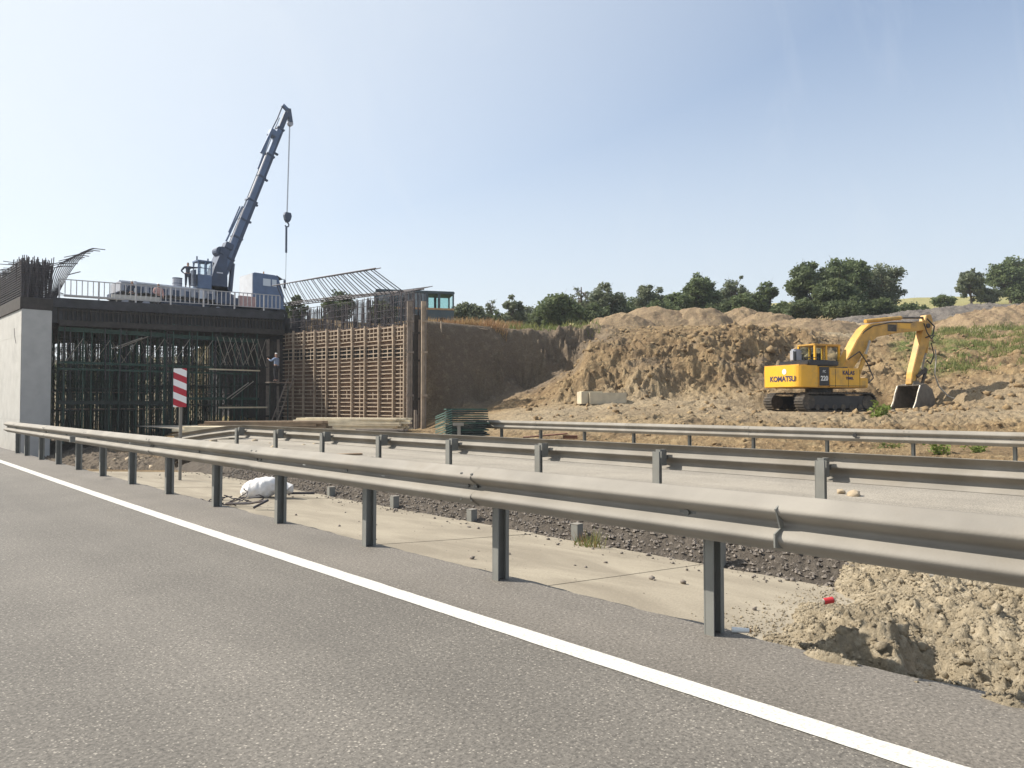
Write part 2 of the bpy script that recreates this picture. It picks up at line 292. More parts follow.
# ------------------------------------------------------------------ mesh builder
class MB:
    def __init__(s): s.v = []; s.f = []
    def add(s, vs, fs):
        k = len(s.v); s.v += [tuple(x) for x in vs]; s.f += [tuple(i + k for i in f) for f in fs]; return s
    def box(s, c, d, rot=None):
        c = Vector(c); hx, hy, hz = d[0] / 2, d[1] / 2, d[2] / 2
        vs = [Vector((x, y, z)) for x in (-hx, hx) for y in (-hy, hy) for z in (-hz, hz)]
        if rot is not None: vs = [rot @ v for v in vs]
        return s.add([v + c for v in vs], [(0, 1, 3, 2), (4, 6, 7, 5), (0, 4, 5, 1), (2, 3, 7, 6), (0, 2, 6, 4), (1, 5, 7, 3)])
    def bar(s, p, q, w, h=None, up=(0, 0, 1)):
        p = Vector(p); q = Vector(q); h = h or w; d = (q - p)
        L = d.length
        if L < 1e-6: return s
        d /= L; u = Vector(up)
        if abs(d.dot(u)) > .98: u = Vector((1, 0, 0)) if abs(d.x) < .9 else Vector((0, 1, 0))
        a = d.cross(u).normalized(); b = a.cross(d).normalized()
        rot = Matrix((a, d, b)).transposed()
        return s.box((p + q) / 2, (w, L, h), rot)
    def tube(s, p, q, r, r2=None, n=8, caps=True):
        p = Vector(p); q = Vector(q); r2 = r if r2 is None else r2; d = q - p
        if d.length < 1e-6: return s
        d.normalize(); u = Vector((0, 0, 1)) if abs(d.z) < .9 else Vector((1, 0, 0)); a = d.cross(u).normalized(); b = d.cross(a)
        vs = []
        for c, rr in ((p, r), (q, r2)):
            for i in range(n):
                t = 2 * math.pi * i / n; vs.append(c + a * (rr * math.cos(t)) + b * (rr * math.sin(t)))
        fs = [(i, (i + 1) % n, n + (i + 1) % n, n + i) for i in range(n)]
        if caps: fs += [tuple(range(n))[::-1], tuple(range(n, 2 * n))]
        return s.add(vs, fs)
    def path(s, pts, r, n=6):
        for i in range(len(pts) - 1): s.tube(pts[i], pts[i + 1], r if not isinstance(r, list) else r[i], r if not isinstance(r, list) else r[i + 1], n)
        return s
    def prism(s, pts, t, frame=None):     # pts: closed 2-D outline (x,z), extruded +-t/2 along y
        n = len(pts); vs = [Vector((x, -t / 2, z)) for x, z in pts] + [Vector((x, t / 2, z)) for x, z in pts]
        if frame is not None: vs = [frame @ v for v in vs]
        return s.add(vs, [tuple(range(n)), tuple(range(2 * n - 1, n - 1, -1))] + [(i, n + i, n + (i + 1) % n, (i + 1) % n) for i in range(n)])
    def build(s, name, m, parent=None, bevel=0, smooth=False):
        me = bpy.data.meshes.new(name); me.from_pydata(s.v, [], s.f); me.update()
        bm = bmesh.new(); bm.from_mesh(me); bmesh.ops.recalc_face_normals(bm, faces=bm.faces)
        if bevel: bmesh.ops.bevel(bm, geom=list(bm.edges), offset=bevel, segments=2, affect='EDGES', clamp_overlap=True)
        bm.to_mesh(me); bm.free()
        if smooth: me.polygons.foreach_set('use_smooth', [True] * len(me.polygons))
        me.materials.append(M[m] if isinstance(m, str) else m)
        o = bpy.data.objects.new(name, me); col.objects.link(o)
        if parent is not None: o.parent = parent
        return o
def tag(o, label=None, cat=None, group=None, kind=None):
    if label: o['label'] = label
    if cat: o['category'] = cat
    if group: o['group'] = group
    if kind: o['kind'] = kind
    return o
def thing(name, label, cat, loc=(0, 0, 0), rz=0, group=None):
    o = bpy.data.objects.new(name, None); col.objects.link(o); o.location = loc; o.rotation_euler = (0, 0, rz)
    o.empty_display_size = .2
    return tag(o, label, cat, group)
def dup(root, loc=None, rz=None, label=None):
    kids = {}
    for o in bpy.data.objects:
        if o.parent: kids.setdefault(o.parent.name, []).append(o)
    def cp(o, par):
        c = o.copy(); col.objects.link(c); c.parent = par
        for k in kids.get(o.name, []): cp(k, c)
        return c
    r = cp(root, None)
    if loc is not None: r.location = loc
    if rz is not None: r.rotation_euler = (0, 0, rz)
    if label: r['label'] = label
    return r
def grid_obj(name, P, m, parent=None, smooth=True, attr=None):     # P (n,m,3)
    n, k = P.shape[:2]; me = bpy.data.meshes.new(name)
    idx = np.arange(n * k).reshape(n, k); q = np.stack([idx[:-1, :-1], idx[1:, :-1], idx[1:, 1:], idx[:-1, 1:]], -1).reshape(-1, 4)
    me.vertices.add(n * k); me.vertices.foreach_set('co', P.reshape(-1).astype(np.float32))
    me.loops.add(q.size); me.loops.foreach_set('vertex_index', q.reshape(-1).astype(np.int32))
    me.polygons.add(len(q)); me.polygons.foreach_set('loop_start', np.arange(0, q.size, 4, dtype=np.int32))
    me.polygons.foreach_set('use_smooth', np.full(len(q), smooth)); me.update(); me.validate()
    if attr is not None:
        a = me.color_attributes.new('zone', 'FLOAT_COLOR', 'POINT'); a.data.foreach_set('color', attr.reshape(-1).astype(np.float32))
    me.materials.append(M[m]); o = bpy.data.objects.new(name, me); col.objects.link(o)
    if parent: o.parent = parent
    return o
def quads_obj(name, V, m, parent=None):       # V (n,4,3) loose quads
    n = len(V); me = bpy.data.meshes.new(name)
    me.vertices.add(n * 4); me.vertices.foreach_set('co', V.reshape(-1).astype(np.float32))
    me.loops.add(n * 4); me.loops.foreach_set('vertex_index', np.arange(n * 4, dtype=np.int32))
    me.polygons.add(n); me.polygons.foreach_set('loop_start', np.arange(0, n * 4, 4, dtype=np.int32)); me.update(); me.validate()
    me.materials.append(M[m]); o = bpy.data.objects.new(name, me); col.objects.link(o)
    if parent: o.parent = parent
    return o
def text_obj(name, txt, size, m, parent, loc, rot, ext=.004, bold=0):
    cu = bpy.data.curves.new(name, 'FONT'); cu.body = txt; cu.size = size; cu.extrude = ext; cu.offset = bold; cu.align_x = 'CENTER'; cu.align_y = 'CENTER'
    t = bpy.data.objects.new(name, cu); col.objects.link(t)
    dg = bpy.context.evaluated_depsgraph_get(); me = bpy.data.meshes.new_from_object(t.evaluated_get(dg))
    bpy.data.objects.remove(t); me.materials.clear(); me.materials.append(M[m])
    o = bpy.data.objects.new(name, me); col.objects.link(o); o.parent = parent; o.location = loc; o.rotation_euler = rot
    return o

# ------------------------------------------------------------------ terrain
COLS = [
 (-900, [(18, -1.5), (50, -1.2), (90, 2), (150, 7), (300, 18), (900, 60)]),
 (60,  [(18, -1.5), (50, -1.2), (80, 1.0), (120, 6.2), (180, 11), (300, 19), (900, 50)]),
 (250, [(18, -1), (40, 0), (75, 2.0), (100, 6), (160, 12), (300, 21), (900, 50)]),
 (330, [(18, 0), (44, .0), (55, 6.6), (75, 7.6), (100, 10), (160, 18), (300, 30), (900, 60)]),
 (430,  [(20, 0), (40, 0), (44, .6), (46.0, 5.6), (47.6, 6.1), (60, 6.8), (80, 8.2), (100, 11), (160, 20), (300, 30), (900, 60)]),
 (480,  [(22, 0), (34, .4), (44, 1.0), (46.5, 1.5), (48.6, 5.9), (51, 6.4), (60, 6.9), (80, 8.4), (100, 11), (160, 20), (300, 30), (900, 60)]),
 (525,  [(22, 0), (33, .6), (41, 1.1), (44, 1.9), (48.5, 2.2), (50.8, 6.1), (54, 6.7), (62, 7.2), (80, 8.6), (100, 11.2), (160, 20.4), (300, 30), (900, 60)]),
 (572,  [(22, 0), (33, .7), (39.5, 1.25), (42, 2.7), (45.5, 3.2), (50.0, 3.4), (52.4, 6.5), (57, 7.0), (62, 7.3), (80, 8.8), (100, 11.6), (160, 21), (300, 31), (900, 60)]),
 (592,  [(22, 0), (33, .7), (38.8, 1.3), (41, 3.1), (44.5, 4.7), (48, 5.2), (51.5, 5.5), (54, 6.9), (62, 7.3), (80, 8.9), (100, 11.8), (160, 21.2), (300, 31), (900, 60)]),
 (612, [(22, 0), (33, .8), (38.5, 1.35), (40.5, 3.0), (44, 4.9), (47, 5.75), (50, 6.2), (54, 6.8), (62, 7.3), (80, 9), (100, 12), (160, 21.5), (300, 32), (900, 60)]),
 (700, [(22, 0), (33, .8), (38.5, 1.5), (41, 3.1), (45, 5.2), (48, 5.8), (54, 6.8), (62, 7.4), (80, 9.4), (100, 12.4), (160, 22.2), (300, 32), (900, 60)]),
 (755, [(22, 0), (33, .8), (40, 1.9), (43, 3.4), (47, 5.5), (54, 6.6), (62, 7.4), (80, 9.6), (100, 12.8), (160, 22.8), (300, 33), (900, 60)]),
 (800, [(22, 0), (33, .8), (36.5, 1.0), (42, 2.4), (46, 4.1), (50, 5.6), (56, 6.6), (66, 8.0), (80, 9.8), (100, 13), (160, 23), (300, 33), (900, 60)]),
 (855, [(22, 0), (33, .8), (37, 1.05), (42, 2.1), (48, 4.4), (54, 6.0), (60, 7.3), (70, 9.0), (80, 10.2), (100, 13.2), (170, 24.6), (300, 33), (900, 60)]),
 (920, [(22, 0), (33, .8), (37, 1.2), (42, 2.6), (50, 5.2), (57, 6.6), (64, 7.8), (72, 9.3), (85, 11.0), (100, 13.6), (180, 26.9), (300, 33), (900, 60)]),
 (980, [(22, 0), (33, .9), (37, 1.6), (43, 3.2), (51, 5.5), (54, 6.3), (58, 7.2), (66, 9.3), (74, 10.5), (100, 14), (180, 27.2), (300, 33), (900, 60)]),
 (1040, [(22, 0), (33, 1.0), (37, 2.0), (43, 3.9), (50, 5.8), (54, 6.6), (58, 7.7), (66, 9.9), (74, 10.9), (100, 14), (180, 27.4), (300, 33), (900, 60)]),
 (2600, [(22, 0), (33, 1.0), (40, 3.0), (60, 8), (100, 14), (180, 27), (300, 33), (900, 60)]),
]
CPX = np.array([c[0] for c in COLS], float)
def table(px, Z):
    H = np.stack([np.interp(Z, [a for a, b in c[1]], [b for a, b in c[1]]) for c in COLS], 0)
    px = np.clip(px, CPX[0], CPX[-1]); i = np.clip(np.searchsorted(CPX, px) - 1, 0, len(CPX) - 2)
    t = (px - CPX[i]) / (CPX[i + 1] - CPX[i]); t = t * t * (3 - 2 * t) * .6 + t * .4
    sh = H.shape[1:]; ii = np.indices(sh) if sh else ()
    return H[(i, *ii)] * (1 - t) + H[(i + 1, *ii)] * t
def gv(Y):
    t = (Y - 6.5) / 3.0; return .078 * np.log1p(np.exp(np.minimum(t, 30))) + .026 * np.maximum(0, Y - 96.5)
def terrain(X, Y, detail=True):
    X = np.asarray(X, float); Y = np.asarray(Y, float)
    lat = X * ca - Y * sa; Z = X * sa + Y * ca
    Zs = np.maximum(Z, 4); px = 512 + FPX * lat / Zs
    G = gv(np.minimum(Y, 60)); x = X - G
    # cross-section of the road corridor
    cs = np.interp(x, [-200, 3.3, 3.66, 3.70, 4.15, 6.55, 7.1, 7.6, 8.2, 18.2, 19.0, 20, 24], [-.06, -.06, -.06, -.2, -.24, -.42, -.2, -.05, -.03, -.03, -.1, -.18, 0.02])
    pit = ss(Y, 19.5, 24) * ss(x, 3.85, 4.9) * (1 - ss(x, 22, 24)) * (1 - .25 * ss(x, 8.5, 11))
    pit2 = pit * (1 - ss(x, 7.6, 9) * (1 - ss(Y, 26, 31))) * (1 - ss(x, 12.0, 13.8) * (1 - ss(Y, 40, 47)))
    cs = cs * (1 - pit2) + pit2 * (-1.9 + .9 * ss(x, 12, 20))
    tb = table(px, np.clip(Zs, 18, 900))
    m = np.maximum(ss(x, 19.5, 24), ss(Y, 66, 74) * ss(x, 9, 14))
    h = cs * (1 - m) + tb * m
    # embankment behind the abutment and approach road
    emb = ss(X, 25.9, 26.5) * ss(Y, 34.6, 36.5) * (1 - ss(Y, 68, 80)); h = h * (1 - emb) + np.maximum(h, 6.3 + 1.1 * ss(Y, 44, 49)) * emb
    # keep formwork foot clear
    foot = (1 - ss(X, 25.0, 25.9)) * ss(X, 19, 21) * ss(Y, 30, 33) * (1 - ss(Y, 66, 74)); h = h * (1 - foot) + (-.15) * foot
    ex, ey = 36.0 * sa + (819 - 512) / FPX * 36 * ca, 36.0 * ca - (819 - 512) / FPX * 36 * sa
    ux, uy = math.cos(-YAW + R(24)), math.sin(-YAW + R(24)); al = (X - ex) * ux + (Y - ey) * uy; ac = -(X - ex) * uy + (Y - ey) * ux
    pad = (1 - ss(np.abs(al - 1.8), 5.0, 6.6)) * (1 - ss(np.abs(ac), 1.9, 3.4)); h = h * (1 - pad) + .89 * pad
    if detail:
        dx, dy = X + fbm(X * .7, Y * .7, 3, 31) * .6, Y + fbm(X * .7, Y * .7, 3, 37) * .6
        tp = table(px, np.clip(Zs + .8, 18, 900)) - table(px, np.clip(Zs - .8, 18, 900)); steep = np.clip(tp / 1.6, 0, 1.2) * m
        wild = m * ss(Z, 20, 26) * (1 - ss(Z, 75, 110)) * (1 - emb) * (1 - foot) * (1 - .85 * pad) * (1 - .8 * (1 - ss(px, 425, 520)))
        flat = np.clip(1 - steep * 2.2, 0, 1)
        h = h + wild * (.15 - .085 * flat * (1 - ss(px, 840, 900))) * (billow(dx * 1.6, dy * 1.6, 6, 3, .68) - .4) * 1.7
        h = h + wild * steep * (billow(dx * .55, dy * .55, 6, 13, .66) - .4) * 2.6
        rub = wild * ss(px, 690, 740) * (1 - ss(px, 800, 850)) * ss(Z, 41, 44) * (1 - ss(Z, 52, 58))
        h = h + rub * (billow(dx * .9, dy * .9, 4, 23, .6) - .35) * 1.1
        edge = m * ss(Z, 20.5, 22.5) * (1 - ss(Z, 30, 33)) ; h = h + edge * (billow(X * 1.3, Y * 1.3, 4, 41) - .45) * .42
        near = ss(x, 18.9, 19.6) * (1 - m); h = h + near * (billow(X * 2, Y * 2, 4, 51) - .4) * .25
        gr = ss(x, 6.55, 6.75) * (1 - ss(x, 7.9, 8.1)) * (1 - ss(Y, 30, 40)); h = h + gr * (vnoise(X * 16, Y * 16, 61) - .5) * .045 + gr * (vnoise(X * 34, Y * 34, 62) - .5) * .025
        pr = pit2 * ss(x, 3.9, 4.5); h = h + pr * (billow(X * 2.2, Y * 2.2, 4, 71) - .4) * .5
    return h
def Tz(X, Y, detail=True): return float(terrain(np.array([X]), np.array([Y]), detail)[0])
def make_terrain():
    th = np.concatenate([np.linspace(R(-100), R(-40), 60)[:-1], np.linspace(R(-40), R(41), 900), np.linspace(R(41), R(110), 60)[1:]])
    r = np.concatenate([np.geomspace(1.0, 21, 230)[:-1], np.geomspace(21, 62, 430)[:-1], np.geomspace(62, 900, 120)])
    TH, RR = np.meshgrid(th, r, indexing='ij'); lat = RR * np.sin(TH); Z = RR * np.cos(TH)
    X = Z * sa + lat * ca; Y = Z * ca - lat * sa; h = terrain(X, Y)
    px = 512 + FPX * lat / np.maximum(Z, 4)
    z = np.zeros(X.shape + (4,)); m = ss(X, 20, 24)
    w1 = fbm(X * .25, Y * .25, 4, 81); w2 = fbm(X * .9, Y * .9, 4, 91)
    grass = m * ss(px, 880, 930) * ss(Z, 41, 45) * (1 - ss(Z, 56, 62)) * ss(w1 + .25 * w2, -.22, .12) * .95
    grass = np.maximum(grass, m * ss(px, 905, 960) * ss(Z, 60, 70) * (1 - ss(Z, 82, 95)) * ss(w1, -.1, .2) * .8)
    grass = np.maximum(grass, m * (1 - ss(px, 640, 700)) * ss(Z, 56, 62) * .6)
    grass = np.maximum(grass, m * ss(px, 885, 900) * (1 - ss(px, 915, 925)) * ss(Z, 47, 48.5) * (1 - ss(Z, 50.5, 52)))
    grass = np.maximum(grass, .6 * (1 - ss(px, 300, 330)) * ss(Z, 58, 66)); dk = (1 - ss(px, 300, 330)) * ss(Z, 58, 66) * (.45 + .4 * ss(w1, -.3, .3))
    z[..., 0] = grass
    pale = m * ss(px, 812, 832) * (1 - ss(px, 868, 900)) * ss(Z, 52, 56) * (1 - ss(Z, 74, 82)) * .75
    pale = np.maximum(pale, m * ss(px, 955, 975) * ss(Z, 54.4, 55.3) * (1 - ss(Z, 57.2, 58.2)) * .85)
    pale = np.maximum(pale, m * ss(px, 430, 520) * ss(Z, 26, 30) * (1 - ss(Z, 37, 41)) * (.5 + .3 * w1))
    z[..., 1] = np.clip(pale, 0, 1)
    z[..., 2] = ss(Z + 12 * w1, 92, 104) * ss(px, 380, 430)
    z[..., 3] = np.clip(m * ss(px, 860, 885) * ss(Z + 3 * w1, 66, 70) * (1 - ss(Z + 3 * w1, 80, 86)) * .9 + ss(X - gv(np.minimum(Y, 60)), 6.5, 6.6) * (1 - ss(X, 8.6, 8.9)) * (1 - ss(Y, 20, 30)), 0, 1)
    cut = m * ss(px, 424, 430) * (1 - ss(px, 596, 640)) * ss(Z, 42.5, 45) * (1 - ss(Z, 53, 55)) * .62  # dark cut soil, deepened to paint the bank's shade into its colour
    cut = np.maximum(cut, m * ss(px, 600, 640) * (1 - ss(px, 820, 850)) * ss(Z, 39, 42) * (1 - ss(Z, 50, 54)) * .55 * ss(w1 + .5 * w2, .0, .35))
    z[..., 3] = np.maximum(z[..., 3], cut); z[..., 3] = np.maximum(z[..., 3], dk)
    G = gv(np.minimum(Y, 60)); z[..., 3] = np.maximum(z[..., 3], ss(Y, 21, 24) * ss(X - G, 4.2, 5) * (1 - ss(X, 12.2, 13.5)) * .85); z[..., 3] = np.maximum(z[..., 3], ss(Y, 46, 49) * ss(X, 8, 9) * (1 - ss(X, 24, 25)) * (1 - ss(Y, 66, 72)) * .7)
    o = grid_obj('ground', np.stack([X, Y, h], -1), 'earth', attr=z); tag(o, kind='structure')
make_terrain()

# ------------------------------------------------------------------ road surfaces
def strip(name, x0, x1, z, m, y0=-14, y1=110, step=.5, th=.0, wob=0, seed=5, curve=True):
    ys = np.arange(y0, y1 + .01, step); P = np.zeros((len(ys), 2, 3))
    G = gv(ys) if curve else ys * 0
    P[:, 0, 0] = x0 + G; P[:, 1, 0] = x1 + G + (wob * fbm(ys * 3, ys * 0 + .5, 4, seed) if wob else 0)
    P[:, :, 1] = ys[:, None]; P[:, :, 2] = z
    if th:
        Q = np.concatenate([P[:, :1] - (0, 0, th), P, P[:, 1:] - (0, 0, th)], 1)
        return tag(grid_obj(name, Q, m, smooth=False), kind='structure')
    return tag(grid_obj(name, P, m, smooth=False), kind='structure')
strip('road', -9, 2.92, 0.0, 'asphalt', th=.12)
strip('road_shoulder', 2.92, 3.72, 0.0, 'shoulder', th=.16, wob=.05, step=.06, y1=60)
def line_strip():
    ys = np.arange(-14, 100, .05); G = gv(ys); P = np.zeros((len(ys), 2, 3))
    P[:, 0, 0] = 2.778 + G + .004 * fbm(ys * 9, ys * 0, 3, 3); P[:, 1, 0] = 2.92 + G + .005 * fbm(ys * 9, ys * 0 + 5, 3, 4)
    P[:, :, 1] = ys[:, None]; P[:, :, 2] = .004
    tag(grid_obj('road_marking', P, 'line', smooth=False), kind='structure')
line_strip()
def carriageway():
    ys = np.arange(-14, 46, .5); xs = np.array([8.0, 18.6]); P = np.zeros((len(ys), 2, 3)); P[:, :, 0] = xs[None]; P[:, 0, 0] += 5.8 * ss(ys, 25, 31); P[:, :, 1] = ys[:, None]; P[:, :, 2] = .005
    tag(grid_obj('carriageway', P, 'dusty', smooth=False), kind='structure')
carriageway()
def channel():
    y0, y1 = -3, 20.4; n = int((y1 - y0) / 2.4)
    for k in range(n):
        a = y0 + k * 2.4 + .0015; b = y0 + (k + 1) * 2.4 - .0015
        ys = np.linspace(a, b, 24); xs = np.array([3.70, 3.705, 4.12, 5.3, 6.62, 6.63]); zs = np.array([-.3, -.155, -.19, -.275, -.365, -.5])
        P = np.zeros((24, 6, 3)); P[:, :, 0] = xs[None] + gv(ys)[:, None]; P[:, :, 1] = ys[:, None]; P[:, :, 2] = zs[None] + .004 * math.sin(k * 2.1)
        P[:, 4:, 0] += (.03 * fbm(ys * 2, ys * 0 + k, 3, 9))[:, None]
        if k == n - 1: P[-6:, 2:, 2] -= np.linspace(0, .3, 6)[:, None]
        bx = np.concatenate([P[:1] - (0, 0, .2), P, P[-1:] - (0, 0, .2)], 0)
        tag(grid_obj('drainage_channel', bx, 'channel', smooth=False), kind='structure')
channel()
def gravel_stones():
    n = 9000; y = rng.uniform(-2, 17, n); x = rng.uniform(6.5, 8.05, n); s = rng.uniform(.012, .035, n)
    tz = terrain(x + gv(y), y); base = np.array([(1, 0, 0), (-1, 0, 0), (0, 1, 0), (0, -1, 0), (0, 0, 1), (0, 0, -1)], float)
    tri = np.array([(0, 2, 4), (2, 1, 4), (1, 3, 4), (3, 0, 4), (2, 0, 5), (1, 2, 5), (3, 1, 5), (0, 3, 5)])
    V = base[None] * s[:, None, None] * rng.uniform(.5, 1.2, (n, 6, 1)); V[:, :, 2] *= .8
    a = rng.uniform(0, 6.28, n); c, s_ = np.cos(a), np.sin(a); X = V[..., 0] * c[:, None] - V[..., 1] * s_[:, None]; Yv = V[..., 0] * s_[:, None] + V[..., 1] * c[:, None]
    V = np.stack([X + (x + gv(y))[:, None], Yv + y[:, None], V[..., 2] + tz[:, None] + .008], -1)
    F = (tri[None] + (np.arange(n) * 6)[:, None, None]).reshape(-1, 3)
    me = bpy.data.meshes.new('gravel'); me.from_pydata(V.reshape(-1, 3).tolist(), [], F.tolist()); me.materials.append(M['gravel'])
    o = bpy.data.objects.new('gravel', me); col.objects.link(o); tag(o, 'dark brown gravel in the median beyond the concrete channel', 'gravel', kind='stuff')
gravel_stones()

# rocks helper (lumpy stones merged in one mesh)
ICO = None
def ico():
    global ICO
    if ICO is None:
        bm = bmesh.new(); bmesh.ops.create_icosphere(bm, subdivisions=2, radius=1); ICO = (np.array([v.co[:] for v in bm.verts]), np.array([[v.index for v in f.verts] for f in bm.faces])); bm.free()
    return ICO
def lumps(pos, size, squash=.75, rough=.35, lo=False):
    V0, F0 = ico()
    if lo and len(size) > 50:
        bm = bmesh.new(); bmesh.ops.create_icosphere(bm, subdivisions=1, radius=1); V0 = np.array([v.co[:] for v in bm.verts]); F0 = np.array([[v.index for v in f.verts] for f in bm.faces]); bm.free()
        n = len(size); sz = np.asarray(size)[:, None, None]; V = V0[None] * (1 + .30 * np.clip(rng.normal(size=(n, len(V0), 1)), -1.6, 1.6)) * np.array([1, 1, squash]) * rng.uniform(.7, 1.3, (n, 1, 3)) * sz
        a = rng.uniform(0, 6.28, n)[:, None]; x = V[..., 0] * np.cos(a) - V[..., 1] * np.sin(a); y = V[..., 0] * np.sin(a) + V[..., 1] * np.cos(a)
        V = np.stack([x, y, V[..., 2]], -1) + np.array(pos)[:, None, :]
        return V.reshape(-1, 3), (F0[None] + (np.arange(n) * len(V0))[:, None, None]).reshape(-1, 3)
    if lo:
        bm = bmesh.new(); bmesh.ops.create_icosphere(bm, subdivisions=1, radius=1); V0 = np.array([v.co[:] for v in bm.verts]); F0 = np.array([[v.index for v in f.verts] for f in bm.faces]); bm.free()
    Vs = []; Fs = []
    for k, (p, s) in enumerate(zip(pos, size)):
        ph = rng.uniform(0, 9, 3); n1 = fbm(V0[:, 0] * 1.3 + ph[0], V0[:, 1] * 1.3 + V0[:, 2] * 1.7 + ph[1], 3, 5)
        sc3 = np.array([1, 1, squash]) * rng.uniform(.75, 1.25, 3); V = V0 * (1 + rough * n1)[:, None] * sc3 * s
        a = rng.uniform(0, 6.28); c, d = math.cos(a), math.sin(a); V = V @ np.array([[c, d, 0], [-d, c, 0], [0, 0, 1]])
        Vs.append(V + np.array(p)); Fs.append(F0 + k * len(V0))
    return np.concatenate(Vs), np.concatenate(Fs)
def lump_obj(name, pos, size, m, parent=None, smooth=True, **kw):
    V, F = lumps(pos, size, **kw); me = bpy.data.meshes.new(name)
    me.vertices.add(len(V)); me.vertices.foreach_set('co', V.reshape(-1).astype(np.float32)); me.loops.add(F.size); me.loops.foreach_set('vertex_index', F.reshape(-1).astype(np.int32))
    me.polygons.add(len(F)); me.polygons.foreach_set('loop_start', np.arange(0, F.size, 3, dtype=np.int32)); me.update(); me.validate()
    if smooth: me.polygons.foreach_set('use_smooth', [True] * len(F))
    me.materials.append(M[m]); o = bpy.data.objects.new(name, me); col.objects.link(o)
    if parent: o.parent = parent
    return o

